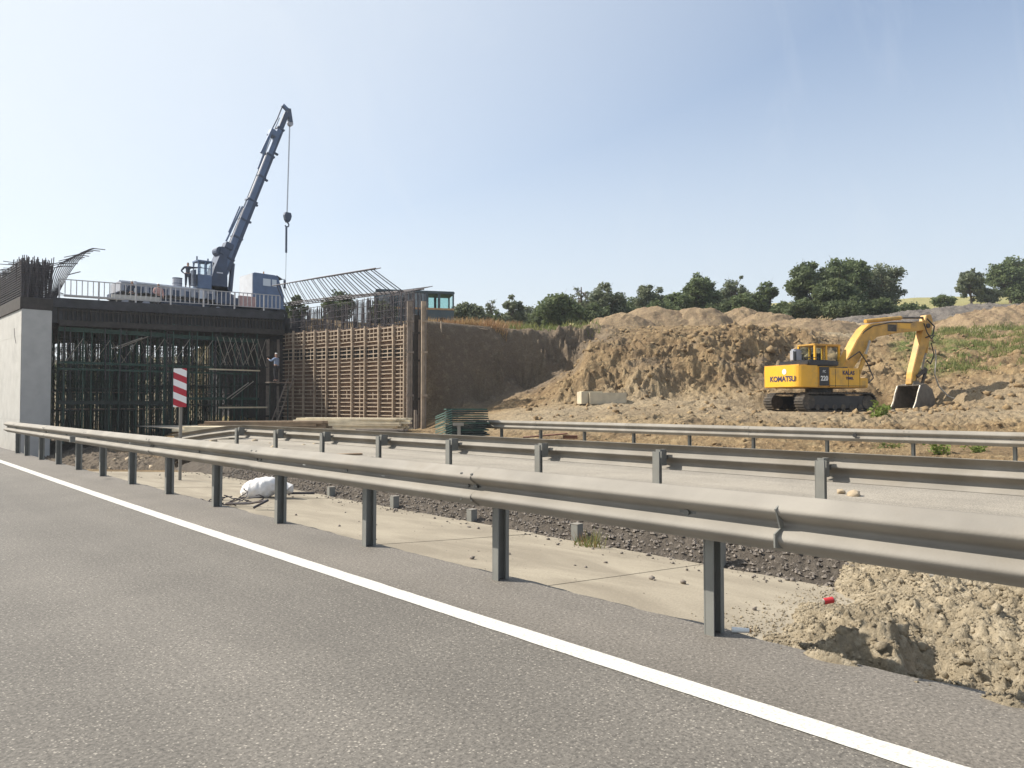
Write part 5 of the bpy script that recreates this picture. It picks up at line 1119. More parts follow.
    for i in range(n - 1):
        p, q = Vector((outer[i][0], yb, outer[i][1])), Vector((outer[i + 1][0], yb, outer[i + 1][1])); mb.bar(p, q, wb, .05, up=(0, 0, 1) if abs((q - p).normalized().z) < .9 else (1, 0, 0))
    bsh = mb.build('bucket', 'bucket', t)
    for y in (yb - wb / 2, yb + wb / 2): MB().prism(outer, .04, Matrix.Translation((0, y, 0))).build('bucket_cheek', 'bucket', bsh)
    for y in (yb - wb / 2 - .03, yb + wb / 2 + .03):
        MB().path([(5.30, y, 1.28), (5.12, y, .9), (4.98, y, .45), (4.74, y, .06)], .04, 6).build('side_cutter', 'shiny', bsh)
    MB().bar((4.76, yb - wb / 2, .03), (4.76, yb + wb / 2, .03), .14, .05).build('lip', 'shiny', bsh)
    for k in range(5): y = yb - wb / 2 + .12 + k * (wb - .24) / 4; MB().bar((4.78, y, .03), (4.52, y, -.04), .10, .06).build('tooth', 'shiny', bsh)
    for y in (yb - .2, yb + .2): MB().prism([(5.3, 1.28), (5.4, 1.52), (5.66, 1.5), (6.0, 1.42), (6.05, 1.18)], .05, Matrix.Translation((0, y, 0))).build('bucket_ear', 'bucket', bsh)
    for o in bpy.data.objects:
        if o.name not in n_before and o.parent == t and not (o.name.startswith('hose') and min(v.co.x for v in o.data.vertices) < 5): o.location.x += .72
    # lettering
    text_obj('lettering', 'KOMATSU', .34, 'navyink', t, (-2.456, -.18, 1.50), (R(90), 0, R(-90)), bold=.012)
    text_obj('lettering', 'PC', .16, 'white', t, (-.98, -1.268, 1.84), (R(90), 0, 0)); text_obj('lettering', '220', .30, 'white', t, (-.98, -1.268, 1.52), (R(90), 0, 0), bold=.01)
    text_obj('lettering', 'KALAS', .26, 'navyink', t, (.55, -1.262, 1.80), (R(90), 0, 0), bold=.008); text_obj('lettering', 'TEMEL', .17, 'navyink', t, (.62, -1.262, 1.55), (R(90), 0, 0), bold=.006)
    MB().tube((-2.45, -.3, 1.84), (-2.462, -.3, 1.84), .13, n=14).build('emblem', 'white', t)
    MB().box((-.5 - .9, -.9, 2.5), (.9, .03, .03)).box((-1.85, -.9, 2.3), (.03, .03, .4)).box((-.95, -.9, 2.3), (.03, .03, .4)).build('handrail', 'black', t)
M['navyink'] = mat('dark_blue_lettering', (.03, .03, .09), .5)
excavator()
def hanging_chain():
    c = at(936, 372, 38.2); gz = Tz(c.x, c.y)
    t = thing('steel_cable', 'pale worn cable hanging down beside the excavator arm to the rubble', 'cable', (c.x, c.y, gz))
    pts = [(0, 0, 3.0), (.02, 0, 2.4), (-.05, 0, 1.7), (.15, 0, 1.1), (.5, -.2, .6), (1.0, -.4, .35), (1.4, -.8, .2), (1.9, -1.4, .1)]
    rt = Matrix.Rotation(-YAW, 3, 'Z'); MB().path([rt @ Vector(p) for p in pts], .035, 6).build('strand', 'shiny', t)
hanging_chain()

# ------------------------------------------------------------------ sign, sack, litter, timber, frames
def sign_mat():
    m, n, l, b = new_mat('red_white_stripes'); b.inputs['Roughness'].default_value = .45
    tc = n.new('ShaderNodeTexCoord'); s = n.new('ShaderNodeSeparateXYZ'); l.new(tc.outputs['Object'], s.inputs[0])
    a = n.new('ShaderNodeMath'); a.operation = 'MULTIPLY_ADD'; a.inputs[1].default_value = .42; l.new(s.outputs[0], a.inputs[0]); l.new(s.outputs[2], a.inputs[2])
    d = n.new('ShaderNodeMath'); d.operation = 'DIVIDE'; d.inputs[1].default_value = .262; l.new(a.outputs[0], d.inputs[0])
    f = n.new('ShaderNodeMath'); f.operation = 'FRACT'; l.new(d.outputs[0], f.inputs[0])
    g_ = n.new('ShaderNodeMath'); g_.operation = 'GREATER_THAN'; g_.inputs[1].default_value = .5; l.new(f.outputs[0], g_.inputs[0])
    mx = n.new('ShaderNodeMixRGB'); mx.inputs[1].default_value = (.80, .78, .76, 1); mx.inputs[2].default_value = (.42, .02, .035, 1); l.new(g_.outputs[0], mx.inputs[0]); l.new(mx.outputs[0], b.inputs['Base Color'])
    return m
M['stripes'] = sign_mat()
def sign():
    p = at(180, 440, 15.0); gz = Tz(p.x, p.y, False)
    t = thing('warning_sign', 'red and white striped marker board on a grey pole behind the near guardrail', 'sign', (p.x, p.y, gz), -YAW + R(4))
    zb, zt = at(0, 407, 15).z - gz, at(0, 368.5, 15).z - gz; h = zt - zb
    bo = MB().box((0, 0, 0), (.255, .018, h)).build('board', 'stripes', t, bevel=.004); bo.location = (.01, -.03, zb + h / 2)
    MB().tube((.01, .02, -.3), (.01, .02, zb + h - .05), .032, n=12).build('pole', 'galv', t)
    for z in (zb + .15, zt - .15): MB().box((.01, .02, z), (.12, .07, .035)).build('clamp', 'post', t)
sign()
def sack():
    p = at(264, 496, 12.4); t = thing('sack', 'crumpled white plastic sack lying in the concrete channel', 'sack', (p.x, p.y, -.325), -YAW + R(12))
    n, k = 60, 40; U, V = np.meshgrid(np.linspace(0, 1, n), np.linspace(0, 2 * np.pi, k + 1), indexing='ij')
    prof = np.interp(U, [0, .06, .2, .5, .72, .85, .95, 1], [.01, .14, .23, .25, .20, .13, .14, .005]); wr = 1 + .16 * fbm(U * 4, np.cos(V) * 1.5 + 4, 3, 3) + .16 * fbm(U * 4 + 9, np.sin(V) * 1.5 + 4, 3, 7) + .06 * fbm(U * 20, np.cos(V) * 4 + 5, 3, 4) * np.sin(V)
    X = -.36 + .70 * U + .0 * V; Y = prof * np.cos(V) * wr * .9; Z = .13 + prof * .72 * np.sin(V) * wr + .12 * U; Z = np.maximum(Z, .0 + .01 * np.cos(V))
    grid_obj('sack_body', np.stack([X, Y, Z], -1), 'sack', t)
    MB().path([(.31, 0, .25), (.42, -.04, .16), (.47, -.05, .12)], [.06, .10, .03], 8).build('tied_neck', 'sack', t)
    p = at(242, 502, 11.0); t = thing('wire_scrap', 'tangle of dark wire scrap at the road edge beside the white sack', 'wire scrap', (p.x - .12, p.y, -.2), -YAW); random.seed(2)
    for k in range(14):
        q = Vector((random.uniform(-.4, .1), random.uniform(-.2, .2), .02)); pts = [q]
        for i in range(5): q = q + Vector((random.uniform(-.12, .16), random.uniform(-.1, .1), random.uniform(-.05, .07))); q.z = max(.0, q.z); pts.append(q.copy())
        MB().path(pts, .008, 5).build('wire', 'rebar', t)
    MB().path([(.0, -.25, .04), (.35, -.30, .05), (.62, -.34, .10), (.48, -.52, .02)], .018, 6).build('bent_bar', 'rebar', t)
    p = at(292, 496, 12.6); t = thing('steel_offcut', 'dark steel rod lying beside the white sack', 'rod', (p.x, p.y, -.26), -YAW); MB().bar((-.25, -.1, .03), (.35, .15, .0), .035).build('rod', 'rebar', t)
sack()
def pebbles():
    n = 1500; y = rng.uniform(-1, 18, n); u = rng.uniform(0, 1, n); x = np.where(u < .55, 6.6 - np.abs(rng.normal(0, .22, n)), np.where(u < .8, 3.74 + np.abs(rng.normal(0, .12, n)), rng.uniform(3.8, 6.5, n)))
    z = np.interp(x, [3.70, 4.12, 5.3, 6.62], [-.155, -.19, -.275, -.365]); sz = .004 + .022 * rng.uniform(0, 1, n) ** 6
    o = lump_obj('loose_pebbles', [(a + g(b), b, c + d * .3) for a, b, c, d in zip(x, y, z, sz)], sz, 'gravel', lo=True, smooth=False); tag(o, 'small loose pebbles scattered along the edges of the concrete channel', 'pebbles', kind='stuff')
pebbles()
def litter():
    p = at(821, 600, 5.35)
    t = thing('drink_can', 'small red and silver drink can lying on the clay heap', 'can', (p.x, p.y, p.z), R(-35)); t.scale = (.72, .72, .72)
    MB().tube((0, 0, 0), (.10, 0, .012), .031, n=16).build('can_body', 'red', t); MB().tube((-.012, 0, -.0014), (0, 0, 0), .026, .031, n=16).build('can_end', 'shiny', t); MB().tube((.10, 0, .012), (.112, 0, .0134), .031, .026, n=16).build('can_end', 'shiny', t)
    p = at(736, 631, 4.12); t = thing('paper_cup', 'small white paper roll at the foot of the nearest guardrail post', 'litter', (p.x + .02, p.y, .0), R(-50))
    t.scale = (.7, .7, .7); MB().tube((-.06, 0, .022), (.07, 0, .02), .022, .018, n=14).build('roll', 'white', t); MB().tube((.07, 0, .02), (.085, 0, .02), .016, n=12).build('tip', 'orange', t)
    random.seed(12)
    for (px, py, s, lb) in ((853, 495, .075, 'larger yellowish stone on the carriageway beside a middle guardrail post'), (840, 493, .055, 'smaller yellowish stone on the carriageway beside a middle guardrail post')):
        Z = 1.24 * FPX / (py - 404); p = at(px, py, Z); o = lump_obj('stone', [(0, 0, s * .45)], [s], 'stone', rough=.9); o.location = (p.x, p.y, 0); tag(o, lb, 'stone')
    for (px, py, Z, s, lb) in ((838, 578 - 171, 0, 0, ''),): pass
litter()
def timber_stacks():
    random.seed(4)
    def stack(px0, px1, py, Z0, Z1, rows, layers, th, m, lb, splay=.02, rz=0):
        a, b = at(px0, py, Z0), at(px1, py, Z1); c = (a + b) / 2; d = b - a; Ln = d.xy.length; ang = math.atan2(d.y, d.x)
        t = thing('timber_stack', lb, 'timber stack', (c.x, c.y, .01), ang)
        for l_ in range(layers):
            for r in range(rows):
                y = (r - (rows - 1) / 2) * th * 2.3 + random.uniform(-.03, .03); x = random.uniform(-.25, .25); rt = Matrix.Rotation(random.uniform(-splay, splay), 3, 'Z')
                MB().box((x, y, th * (.5 + l_ * 1.12)), (Ln * random.uniform(.85, 1), th * 2.1, th), rt).build('board', m, t)
        return t
    stack(298, 408, 431, 37.5, 36, 6, 6, .085, 'timberpale', 'stack of pale new boards at the foot of the ribbed formwork', .03)
    stack(202, 332, 430, 33, 34, 4, 4, .11, 'timberbrown', 'long brown beams stacked behind the middle guardrail end', .015)
    stack(184, 238, 437, 27, 27, 6, 5, .08, 'timberpale', 'short pale boards piled to the right of the striped sign', .12)
    stack(352, 404, 433, 32, 32, 3, 2, .08, 'timbergrey', 'few loose grey boards in front of the new board stack', .06)
    for k, (a, b, lb) in enumerate((((262, 454, 18.4), (300, 452, 19.2), 'dark rotten board lying on the carriageway left end'), ((325, 455, 18), (362, 455, 18.4), 'thin brown board lying on the carriageway'))):
        p, q = at(*a), at(*b); p.z = q.z = .03; t = thing('loose_board', lb, 'board', p); MB().bar((0, 0, 0), q - p, .16, .04).build('plank', 'timberbrown', t)
timber_stacks()
def green_frames():
    p = at(463, 437, 27.5); t = thing('frame_stack', 'stack of dark green scaffold frames beside the timber posts', 'frame stack', (p.x, p.y, 0), -YAW + R(10)); random.seed(8)
    for k in range(13):
        z = .06 + k * .083; x = random.uniform(-.06, .06); f = thing('x', None, None) if False else None
        mb = MB(); y0, y1 = -.5, .5
        for y in (y0, y1): mb.bar((-.62 + x, y, z), (.85 + x, y, z), .06, .05)
        for q in range(4): mb.bar((-.6 + x + q * .48, y0, z), (-.6 + x + q * .48, y1, z), .05, .045)
        mb.build('frame', 'darkgreen' if k % 3 else 'green', t)
    for k in range(11):
        z = .10 + k * .085; MB().bar((-.68, -.55, z), (-1.02 + .0 * k, -.25, z - .16 + .02 * (k % 2)), .035).build('frame_hook', 'palegreen', t); MB().bar((-.66, -.58, z + .02), (-.46, -.62, z + .10), .03).build('frame_hook', 'palegreen', t)
    p = at(459, 437, 24); t = thing('stub_post', 'lone short post with a flat cap in front of the green frame stack', 'post', (p.x, p.y, -.1), -YAW)
    MB().box((0, 0, .35), (.10, .08, .72)).build('channel_section', 'galv', t); MB().box((-.02, 0, .70), (.34, .12, .09)).build('cap', 'galv', t)
M['palegreen'] = mat('pale_green_steel', (.10, .17, .14), .6)
green_frames()
def blocks_and_boards():
    p = at(603, 403.5, 37.6); gz = Tz(p.x, p.y, False); t = thing('concrete_block', 'pale rectangular concrete block lying at the foot of the earth bank', 'concrete block', (p.x, p.y, gz), -YAW + R(8))
    MB().box((.15, 0, .30), (1.9, .9, .58)).build('block', 'block', t, bevel=.03); MB().box((-.55, .35, .62), (1.0, .9, .09)).build('slab', 'block', t, bevel=.01); MB().box((-1.0, .2, .33), (.35, 1.0, .62)).build('slab', 'block', t, bevel=.02)
    p = at(545, 436, 27); t = thing('rusty_sheet', 'rusty brown steel plate lying behind the far guardrail left end', 'steel plate', (p.x, p.y, .12), -YAW); MB().box((0, 0, 0), (1.6, .5, .04), Matrix.Rotation(R(-5), 3, 'Y')).build('plate', 'rust', t); MB().box((.9, -.1, -.05), (.5, .3, .12)).build('plate_edge', 'rust', t)
M['rust'] = mat('rusty_brown', (.16, .075, .045), .85, 0, .3, 5)
blocks_and_boards()

# ------------------------------------------------------------------ spoil heaps on the terrace
def heap(name, label, px, Z, ytop, wid, m, elong=1.0, seed=1, rz=0, dip=.4):
    c = at(px, 404, Z); gz = Tz(c.x, c.y, False); H = at(px, ytop, Z).z - gz
    w = wid / FPX * Z / 2 * 1.35; n = 90; u = np.linspace(-1.35, 1.35, n); X, Y = np.meshgrid(u * w, u * w * elong, indexing='ij')
    ca_, sa_ = math.cos(-YAW + rz), math.sin(-YAW + rz); GX = c.x + X * ca_ - Y * sa_; GY = c.y + X * sa_ + Y * ca_
    q = np.hypot(X / w, Y / (w * elong)) * (1 + .30 * fbm(X / w * 1.6 + seed, Y / w * 2, 3, seed))
    h = H * np.clip(1 - q, -.4, 1) ** 1.0 ; h = np.where(q < 1, H * (1 - q ** 1.75), -.5 * (q - 1) * 3)
    h = h * (1 + .12 * fbm(X / w * 3 + 9, Y / w * 3, 3, seed + 2))
    h = h + (billow(GX * 1.3, GY * 1.3, 4, seed) - .45) * .28 * np.clip(h, 0, 1)
    g0 = terrain(GX, GY); t = thing(name, label, 'earth heap', (c.x, c.y, gz)); P = np.stack([GX - c.x, GY - c.y, g0 + h - gz - .02], -1)
    grid_obj('heap', P, m, t)
for i, a in enumerate([
 ('small pale earth heap at the left end of the spoil row', 622, 62, 313.5, 62, 'spoil'),
 ('broad brown earth heap with a rounded top, left of the two tallest', 652, 66, 306.5, 84, 'spoil'),
 ('tall brown earth heap behind the bank, right of the two tallest', 697, 66, 306.5, 80, 'spoil'),
 ('low brown earth heap right of the tallest heaps', 741, 67, 309, 66, 'spoil'),
 ('low brown earth heap in front of the dark hedge', 768, 64, 312, 60, 'spoil'),
 ('long low earth ridge above the excavator cab', 803, 60, 319.5, 88, 'spoil'),
 ('low grey rubble heap at the right end of the track', 1004, 60, 309, 90, 'spoil'),
 ('dark grey gravel heap behind the excavator boom', 872, 70, 316, 70, 'spoilgrey'),
 ('dark grey gravel heap right of the excavator boom', 925, 72, 310, 84, 'spoilgrey'),
 ('grey gravel heap below the field at the right edge', 975, 74, 304, 70, 'spoilgrey')]):
    heap('earth_heap', a[0], a[1], a[2], a[3], a[4], a[5], .8, 5 + i * 3)

# ------------------------------------------------------------------ trees and plants
def leaf_quads(centers, radii, n, size, flat=1.0, seed=0):
    """n leaf faces spread in clumps"""
    rg = np.random.default_rng(seed); k = len(centers); w = radii ** 2; idx = rg.choice(k, n, p=w / w.sum())
    d = rg.normal(size=(n, 3)); d /= np.linalg.norm(d, axis=1)[:, None]; rr = rg.uniform(0, 1, n) ** .42 * (1 + .25 * rg.normal(size=n) * .5)
    c = centers[idx] + d * (radii[idx] * rr)[:, None] * np.array([1, 1, .8])
    a = rg.normal(size=(n, 3)); a[:, 2] *= .6; a /= np.linalg.norm(a, axis=1)[:, None]; b = np.cross(a, rg.normal(size=(n, 3))); b /= np.linalg.norm(b, axis=1)[:, None]
    s = size * rg.uniform(.4, 1.5, n); a *= s[:, None]; b *= (s * .62)[:, None]
    return np.stack([c - a, c - b * .9, c + a, c + b], 1)
def tree(name, label, px, pytop, wpx, Z, m='leafA', n=4500, leaf=.17, trunkh=.22, sparse=0, group=None, seed=0, bare=False, base=None, cat='tree'):
    c = at(px, 404, Z); gz = Tz(c.x, c.y, False) - .15; H = at(px, pytop, Z).z - gz; Wd = wpx / FPX * Z / 2 * 1.12; trunkh *= .5; n = int(n * 1.6)
    rg = np.random.default_rng(seed + 100); t = thing(name, label, cat, (c.x, c.y, gz), 0, group)
    k = int(rg.integers(38, 56)) if not bare else 14; cen = []; rad = []
    ch = H * (1 - trunkh); cz = H - ch / 2
    for i in range(k):
        d = rg.normal(size=3); d /= np.linalg.norm(d); q = rg.uniform(.35, 1) ** .6; z = d[2] * q
        r = Wd * rg.uniform(.14, .38) * (1 - .25 * abs(z)); cen.append((d[0] * q * (Wd - r * .8), d[1] * q * (Wd - r * .8) * .8, cz + z * (ch / 2 - r * .75))); rad.append(r)
    cen = np.array(cen); rad = np.array(rad)
    mb = MB(); tr = max(.07, H * .028); lean = Vector((rg.uniform(-.3, .3), rg.uniform(-.3, .3), 0)); top = Vector((0, 0, H * (.5 if not bare else .85))) + lean
    p0 = Vector((0, 0, 0)); pm = top * .5 + Vector((.1, 0, 0)); mb.path([p0, pm, top], [tr, tr * .7, tr * .35], 7); mb.build('trunk', 'bark', t)
    mb = MB()
    for i in range(k):
        s = p0.lerp(top, rg.uniform(.3, .95)); e = Vector(cen[i]); mid = s.lerp(e, .55) + Vector((0, 0, .06 * H)); mb.path([s, mid, e], [tr * .42, tr * .25, tr * .08], 5)
        for q in range(5 if bare else 3):
            e2 = e + Vector(rg.normal(size=3)) * float(rad[i]) * .7; mb.path([mid.lerp(e, .5), e2], [tr * .14, tr * .04], 4)
            if bare:
                for q2 in range(4): mb.path([e.lerp(e2, .4), e2 + Vector(rg.normal(size=3)) * float(rad[i]) * .5], [tr * .07, tr * .03], 3)
    mb.build('limbs', 'bark', t)['kind'] = 'stuff'
    if n: quads_obj('crown', leaf_quads(cen, rad, n, leaf, seed=seed), m, t)
    return t
GT = 'trees along the hillside'
trees = [
 ('bush', 'rounded grey-green bush right of the blue-grey bus', 469, 299, 38, 76, 'leafC', 3800, .15, .05, 0, 'bush'),
 ('bare_tree', 'thin bare tree between the bush and the small slender tree', 492, 297, 20, 84, 'leafC', 250, .12, .3, 1, 'tree'),
 ('tree', 'small slender dark tree left of the broad round bushes', 513, 294, 27, 78, 'leafC', 2900, .15, .12, 0, 'tree'),
 ('tree', 'broad dark round tree left of the tall grey twiggy tree', 560, 290, 50, 80, 'leafB', 6000, .16, .08, 0, 'tree'),
 ('bush', 'low dark bush filling the gap right of the slender tree', 538, 306, 26, 84, 'leafA', 2000, .15, .03, 0, 'bush'),
 ('bare_tree', 'grey twiggy half bare tree behind the round dark trees', 581, 279, 30, 86, 'leafC', 700, .12, .2, 1, 'tree'),
 ('tree', 'grey-green tree with an open crown left of the pale tree', 608, 281, 40, 84, 'leafC', 4600, .15, .1, 0, 'tree'),
 ('bush', 'low dark bush under the grey-green open tree', 596, 302, 40, 82, 'leafA', 3000, .15, .03, 0, 'bush'),
 ('bush', 'low dark bush behind the left earth heaps', 629, 303, 36, 86, 'leafA', 2400, .15, .03, 0, 'bush'),
 ('tree', 'pale green rounded tree above the left earth heap', 651, 281, 37, 90, 'leafC', 4400, .16, .1, 0, 'tree'),
 ('tree', 'tall dark tree above the tallest earth heaps', 702, 269.5, 44, 88, 'leafB', 5200, .16, .1, 0, 'tree'),
 ('bush', 'green bush left of the tall dark tree', 678, 288, 34, 86, 'leafB', 3000, .16, .03, 0, 'bush'),
 ('tree', 'twiggy mid green tree right of the tall dark tree', 735, 270, 32, 92, 'leafC', 3000, .14, .12, 0, 'tree'),
 ('bush', 'mid green bush under the twiggy tree', 744, 289, 34, 84, 'leafB', 3000, .16, .03, 0, 'bush'),
 ('bush', 'small round dark bush standing alone on the field edge', 768, 280, 31, 92, 'leafB', 3000, .16, .05, 0, 'bush'),
 ('big_tree', 'left tree of the big dark cluster, lower and very dense', 815, 259, 56, 84, 'leafA', 7500, .17, .06, 0, 'tree'),
 ('big_tree', 'tallest middle tree of the big dark cluster', 846, 248, 62, 86, 'leafB', 8500, .17, .1, 0, 'tree'),
 ('big_tree', 'right tree of the big dark cluster with a ragged open crown', 882, 257, 58, 88, 'leafC', 5200, .16, .16, 0, 'tree'),
 ('big_tree', 'lower front tree in the middle of the big dark cluster', 838, 276, 64, 80, 'leafA', 7000, .17, .04, 0, 'tree'),
 ('bush', 'dark low bush under the left of the big tree cluster', 800, 297, 44, 79, 'leafA', 3800, .16, .02, 0, 'bush'),
 ('bush', 'dark low bush under the right of the big tree cluster', 877, 296, 46, 79, 'leafA', 3800, .16, .02, 0, 'bush'),
 ('bush', 'dark low hedge bush right of the big tree cluster', 912, 303, 44, 82, 'leafA', 2800, .15, .02, 0, 'bush'),
 ('bush', 'small pale bush on the field between the big trees and the right edge trees', 945, 293, 26, 104, 'leafB', 1500, .16, .03, 0, 'bush'),
 ('tree', 'grey-green tree left of the tree at the right edge', 973, 264, 32, 118, 'leafC', 4300, .2, .1, 0, 'tree'),
 ('tree', 'dark tree at the right edge of the field', 1012, 251, 50, 122, 'leafB', 7000, .22, .08, 0, 'tree'),
 ('tree', 'dark tree running out of the frame at the far right', 1048, 256, 46, 122, 'leafA', 6000, .22, .08, 0, 'tree'),
 ('bush', 'small dark bush at the right frame edge below the trees', 1020, 290, 16, 96, 'leafA', 1200, .15, .02, 0, 'bush'),
 ('bush', 'low hazy bush in the tree line just right of the slender tree', 528, 303, 30, 92, 'leafC', 2300, .15, .03, 0, 'bush'),
 ('bush', 'low hazy bush in the tree line behind the twiggy grey tree', 583, 297, 34, 92, 'leafC', 2300, .15, .03, 0, 'bush'),
 ('bush', 'low hazy bush in the tree line left of the pale tree', 634, 296, 34, 94, 'leafB', 2300, .15, .03, 0, 'bush'),
 ('bush', 'low hazy bush in the tree line right of the pale tree', 672, 293, 34, 94, 'leafC', 2300, .15, .03, 0, 'bush'),
 ('bush', 'low hazy bush in the tree line between the tall tree and the twiggy tree', 719, 288, 30, 94, 'leafB', 2300, .15, .03, 0, 'bush'),
 ('bush', 'low hazy bush in the tree line right of the twiggy tree', 753, 291, 30, 94, 'leafC', 2300, .15, .03, 0, 'bush'),
 ('bush', 'pale bush at the left foot of the two right edge trees', 990, 286, 30, 118, 'leafC', 2300, .15, .03, 0, 'bush'),
 ('bush', 'hazy bush between the bus and the bare tree', 480, 304, 34, 90, 'leafC', 2300, .15, .03, 0, 'bush'),
 ('bush', 'low dark bush between the bus bush and the bare tree', 484, 308, 26, 84, 'leafA', 1800, .15, .03, 0, 'bush'),
 ('bush', 'mid green low bush in front of the pale green rounded tree', 664, 297, 40, 82, 'leafB', 3000, .15, .03, 0, 'bush'),
 ('bush', 'dark low bush right of the tall dark tree', 722, 297, 36, 86, 'leafA', 2600, .15, .03, 0, 'bush'),
 ('bush', 'low pale bush left of the big tree cluster', 782, 299, 30, 90, 'leafB', 2000, .15, .03, 0, 'bush'),
 ('bush', 'low dark hedge bush under the big tree cluster centre', 848, 300, 60, 78, 'leafA', 4200, .15, .02, 0, 'bush'),
 ('bush', 'dark low bush left of the slender tree', 500, 309, 22, 82, 'leafA', 1500, .15, .03, 0, 'bush'),
 ('bush', 'dark bush seen through the shoring, beside the pier', 80, 352, 60, 84, 'leafA', 2600, .18, .03, 0, 'bush'),
 ('bush', 'dark bush seen through the shoring, middle one', 135, 348, 66, 88, 'leafA', 2600, .18, .03, 0, 'bush'),
 ('bush', 'dark bush seen through the shoring, right one', 205, 350, 66, 86, 'leafA', 2600, .18, .03, 0, 'bush'),
 ('bush', 'dark bush behind the leaning reinforcement bars, the left one', 296, 292, 24, 62, 'leafA', 1800, .11, .05, 0, 'bush'),
 ('bush', 'dark bush behind the leaning reinforcement bars, the middle one', 338, 288, 42, 62, 'leafA', 3600, .11, .05, 0, 'bush'),
 ('bush', 'dark bush behind the leaning reinforcement bars, beside the bus', 382, 297, 34, 62, 'leafA', 2800, .11, .05, 0, 'bush'),
]
for i, (nm, lb, px, yt, w, Z, m, n, lf, th_, br, cat) in enumerate(trees):
    tree(nm, lb, px, yt, w, Z, m, n, lf, th_, group=GT if cat == 'tree' else 'bushes along the hillside', seed=i, bare=bool(br), cat=cat)
def blades(name, pts, h, w, m, label, cat, seed=0, kind='stuff', parent=None):
    rg = np.random.default_rng(seed); n = len(pts); P = np.array(pts); a = rg.uniform(0, 6.28, n); hh = h * rg.uniform(.25, 1.3, n); ln = rg.normal(size=(n, 2)) * .35 * hh[:, None]
    wx = np.cos(a) * w; wy = np.sin(a) * w; z = np.zeros(n)
    b0 = P + np.stack([-wx, -wy, z], -1); b1 = P + np.stack([wx, wy, z], -1); tp = P + np.stack([ln[:, 0], ln[:, 1], hh], -1); t2 = tp + np.stack([wx * .3, wy * .3, z], -1)
    o = quads_obj(name, np.stack([b0, b1, t2, tp], 1), m, parent)
    if parent is None: tag(o, label, cat, kind=kind)
    return o
def scatter_px(n, x0, x1, Z0, Z1, seed, thr=None):
    rg = np.random.default_rng(seed); px = rg.uniform(x0, x1, n); Z = rg.uniform(Z0, Z1, n); lat = (px - 512) / FPX * Z
    X = Z * sa + lat * ca; Y = Z * ca - lat * sa
    if thr is not None: k = fbm(X * .5, Y * .5, 3, seed) > thr; X, Y = X[k], Y[k]
    return np.stack([X, Y, terrain(X, Y) - .02], -1)
blades('dry_grass', scatter_px(9000, 424, 520, 48.5, 58, 3, -.1), .55, .03, 'dry', 'reddish dry grass on the rim of the shaded bank', 'grass', 1)
blades('bank_grass', scatter_px(5000, 424, 600, 52, 66, 4, 0), .45, .035, 'weed', 'green weeds behind the rim of the shaded bank', 'grass', 2)
blades('slope_grass', scatter_px(14000, 905, 1060, 42, 58, 5, .0), .28, .03, 'weed', 'patchy green weeds on the slope right of the excavator', 'grass', 3)
def plant(label, px, py, Z, hgt, wid, n, m, seed, leaf=.05, gz=None):
    p = at(px, py, Z); rg = np.random.default_rng(seed); t = thing('weed_plant', label, 'plant', (p.x, p.y, p.z if gz is None else gz)); mb = MB(); Q = []
    for i in range(9):
        a = rg.uniform(0, 6.28); r = wid * rg.uniform(.1, .5); e = Vector((r * math.cos(a), r * math.sin(a), hgt * rg.uniform(.55, 1))); mb.path([(0, 0, 0), e * .5 + Vector((0, 0, .05 * hgt)), e], .006 * max(1, hgt), 4)
        Q.append((e, i))
    mb.build('stems', 'leafB', t); c = np.array([tuple(e * f) for e, _ in Q for f in (.45, .7, .95)]); quads_obj('leaves', leaf_quads(c, np.full(len(c), wid * .22), n, leaf, seed=seed), m, t)
plant('bright green sapling growing in the rubble in front of the excavator tracks', 881, 431, 30.5, 1.25, .9, 420, 'leafY', 1, .07)
def tuft(label, px, py, Z, hgt, wid, n, m, seed, gz):
    p = at(px, py, Z); rg = np.random.default_rng(seed); t = thing('weed_tuft', label, 'plant', (p.x, p.y, gz)); r = wid * rg.uniform(0, 1, n) ** .7; a = rg.uniform(0, 6.28, n)
    blades('blades', np.stack([r * np.cos(a), r * np.sin(a) * 1.6, np.zeros(n)], -1), hgt, .006, m, None, None, seed, parent=t)
    blades('dry_blades', np.stack([r * np.cos(a + 1), r * np.sin(a + 1) * 1.6, np.zeros(n)], -1)[: n // 2], hgt * .9, .005, 'dry', None, None, seed + 1, parent=t)
tuft('small yellow-green weed tuft at the edge of the channel beside a stub post', 588, 545, 8.5, .17, .13, 70, 'weed', 2, -.36)
plant('small green weed behind the far guardrail, the left one', 938, 456, 19.6, .35, .8, 200, 'leafY', 3, .045, -.1)
plant('small green weed behind the far guardrail, the right one', 978, 458, 19.8, .3, .7, 160, 'leafY', 4, .045, -.1)
plant('low green weed in the rubble beyond the far guardrail, under the sapling', 890, 448, 21.5, .35, .9, 200, 'weed', 5, .045, -.15)
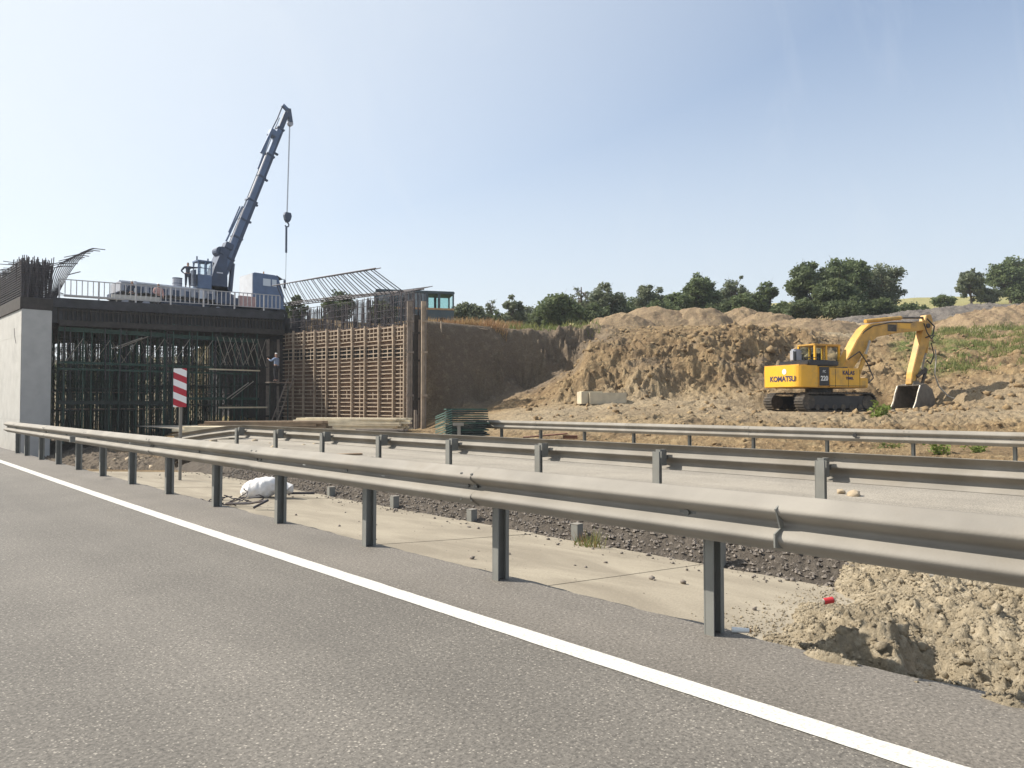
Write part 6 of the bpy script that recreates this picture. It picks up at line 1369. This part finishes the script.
# rubble on the earthworks
def rubble():
    P = []; S = []; rg = np.random.default_rng(77)
    for (n, x0, x1, Z0, Z1, smax) in ((4200, 430, 1060, 21, 33, .13), (3600, 520, 1060, 33, 47, .20), (1500, 690, 880, 41, 52, .36), (2600, 560, 800, 38, 50, .20), (1400, 860, 1060, 33, 50, .3), (600, 850, 960, 31.5, 36, .28), (2500, 560, 1060, 47, 62, .2)):
        q = scatter_px(n, x0, x1, Z0, Z1, int(rg.integers(999))); s = .018 + .8 * smax * rg.uniform(0, 1, n) ** 14
        lat = q[:, 0] * ca - q[:, 1] * sa; Zq = q[:, 0] * sa + q[:, 1] * ca; pxq = 512 + FPX * lat / Zq
        k = ~((pxq > 770) & (pxq < 900) & (Zq > 33) & (Zq < 39)); P += [(a, b, c + d * .25) for (a, b, c), d in zip(q[k], s[k])]; S += list(s[k])
    o = lump_obj('rubble', P, S, 'clod', rough=.8, lo=True, smooth=False); tag(o, 'loose clods and stones scattered over the excavated earth', 'rubble', kind='stuff')
rubble()
def pit_debris():
    rg = np.random.default_rng(5); n = 240; y = rg.uniform(20.5, 40, n); x = rg.uniform(4.2, 12, n) + gv(y); z = terrain(x, y); s = .04 + .16 * rg.uniform(0, 1, n) ** 3
    o = lump_obj('rubble', [(a, b, c + d * .3) for a, b, c, d in zip(x, y, z, s)], s, 'stone', rough=.8, lo=True, smooth=False); tag(o, 'broken stones in the hollow at the foot of the pier', 'rubble', kind='stuff')
pit_debris()

# thin summer haze over the whole site
def haze():
    m = bpy.data.materials.new('summer_haze'); m.use_nodes = True; n = m.node_tree.nodes; n.remove(n['Principled BSDF'])
    v = n.new('ShaderNodeVolumePrincipled'); v.inputs['Color'].default_value = (.90, .95, 1, 1); v.inputs['Density'].default_value = HAZE; v.inputs['Anisotropy'].default_value = .35
    m.node_tree.links.new(v.outputs[0], n['Material Output'].inputs['Volume']); M['haze'] = m
    o = MB().box((150, 150, 47.5), (2300, 2300, 101)).build('haze', 'haze'); tag(o, 'thin pale summer haze over the construction site', 'haze', kind='stuff')
haze()
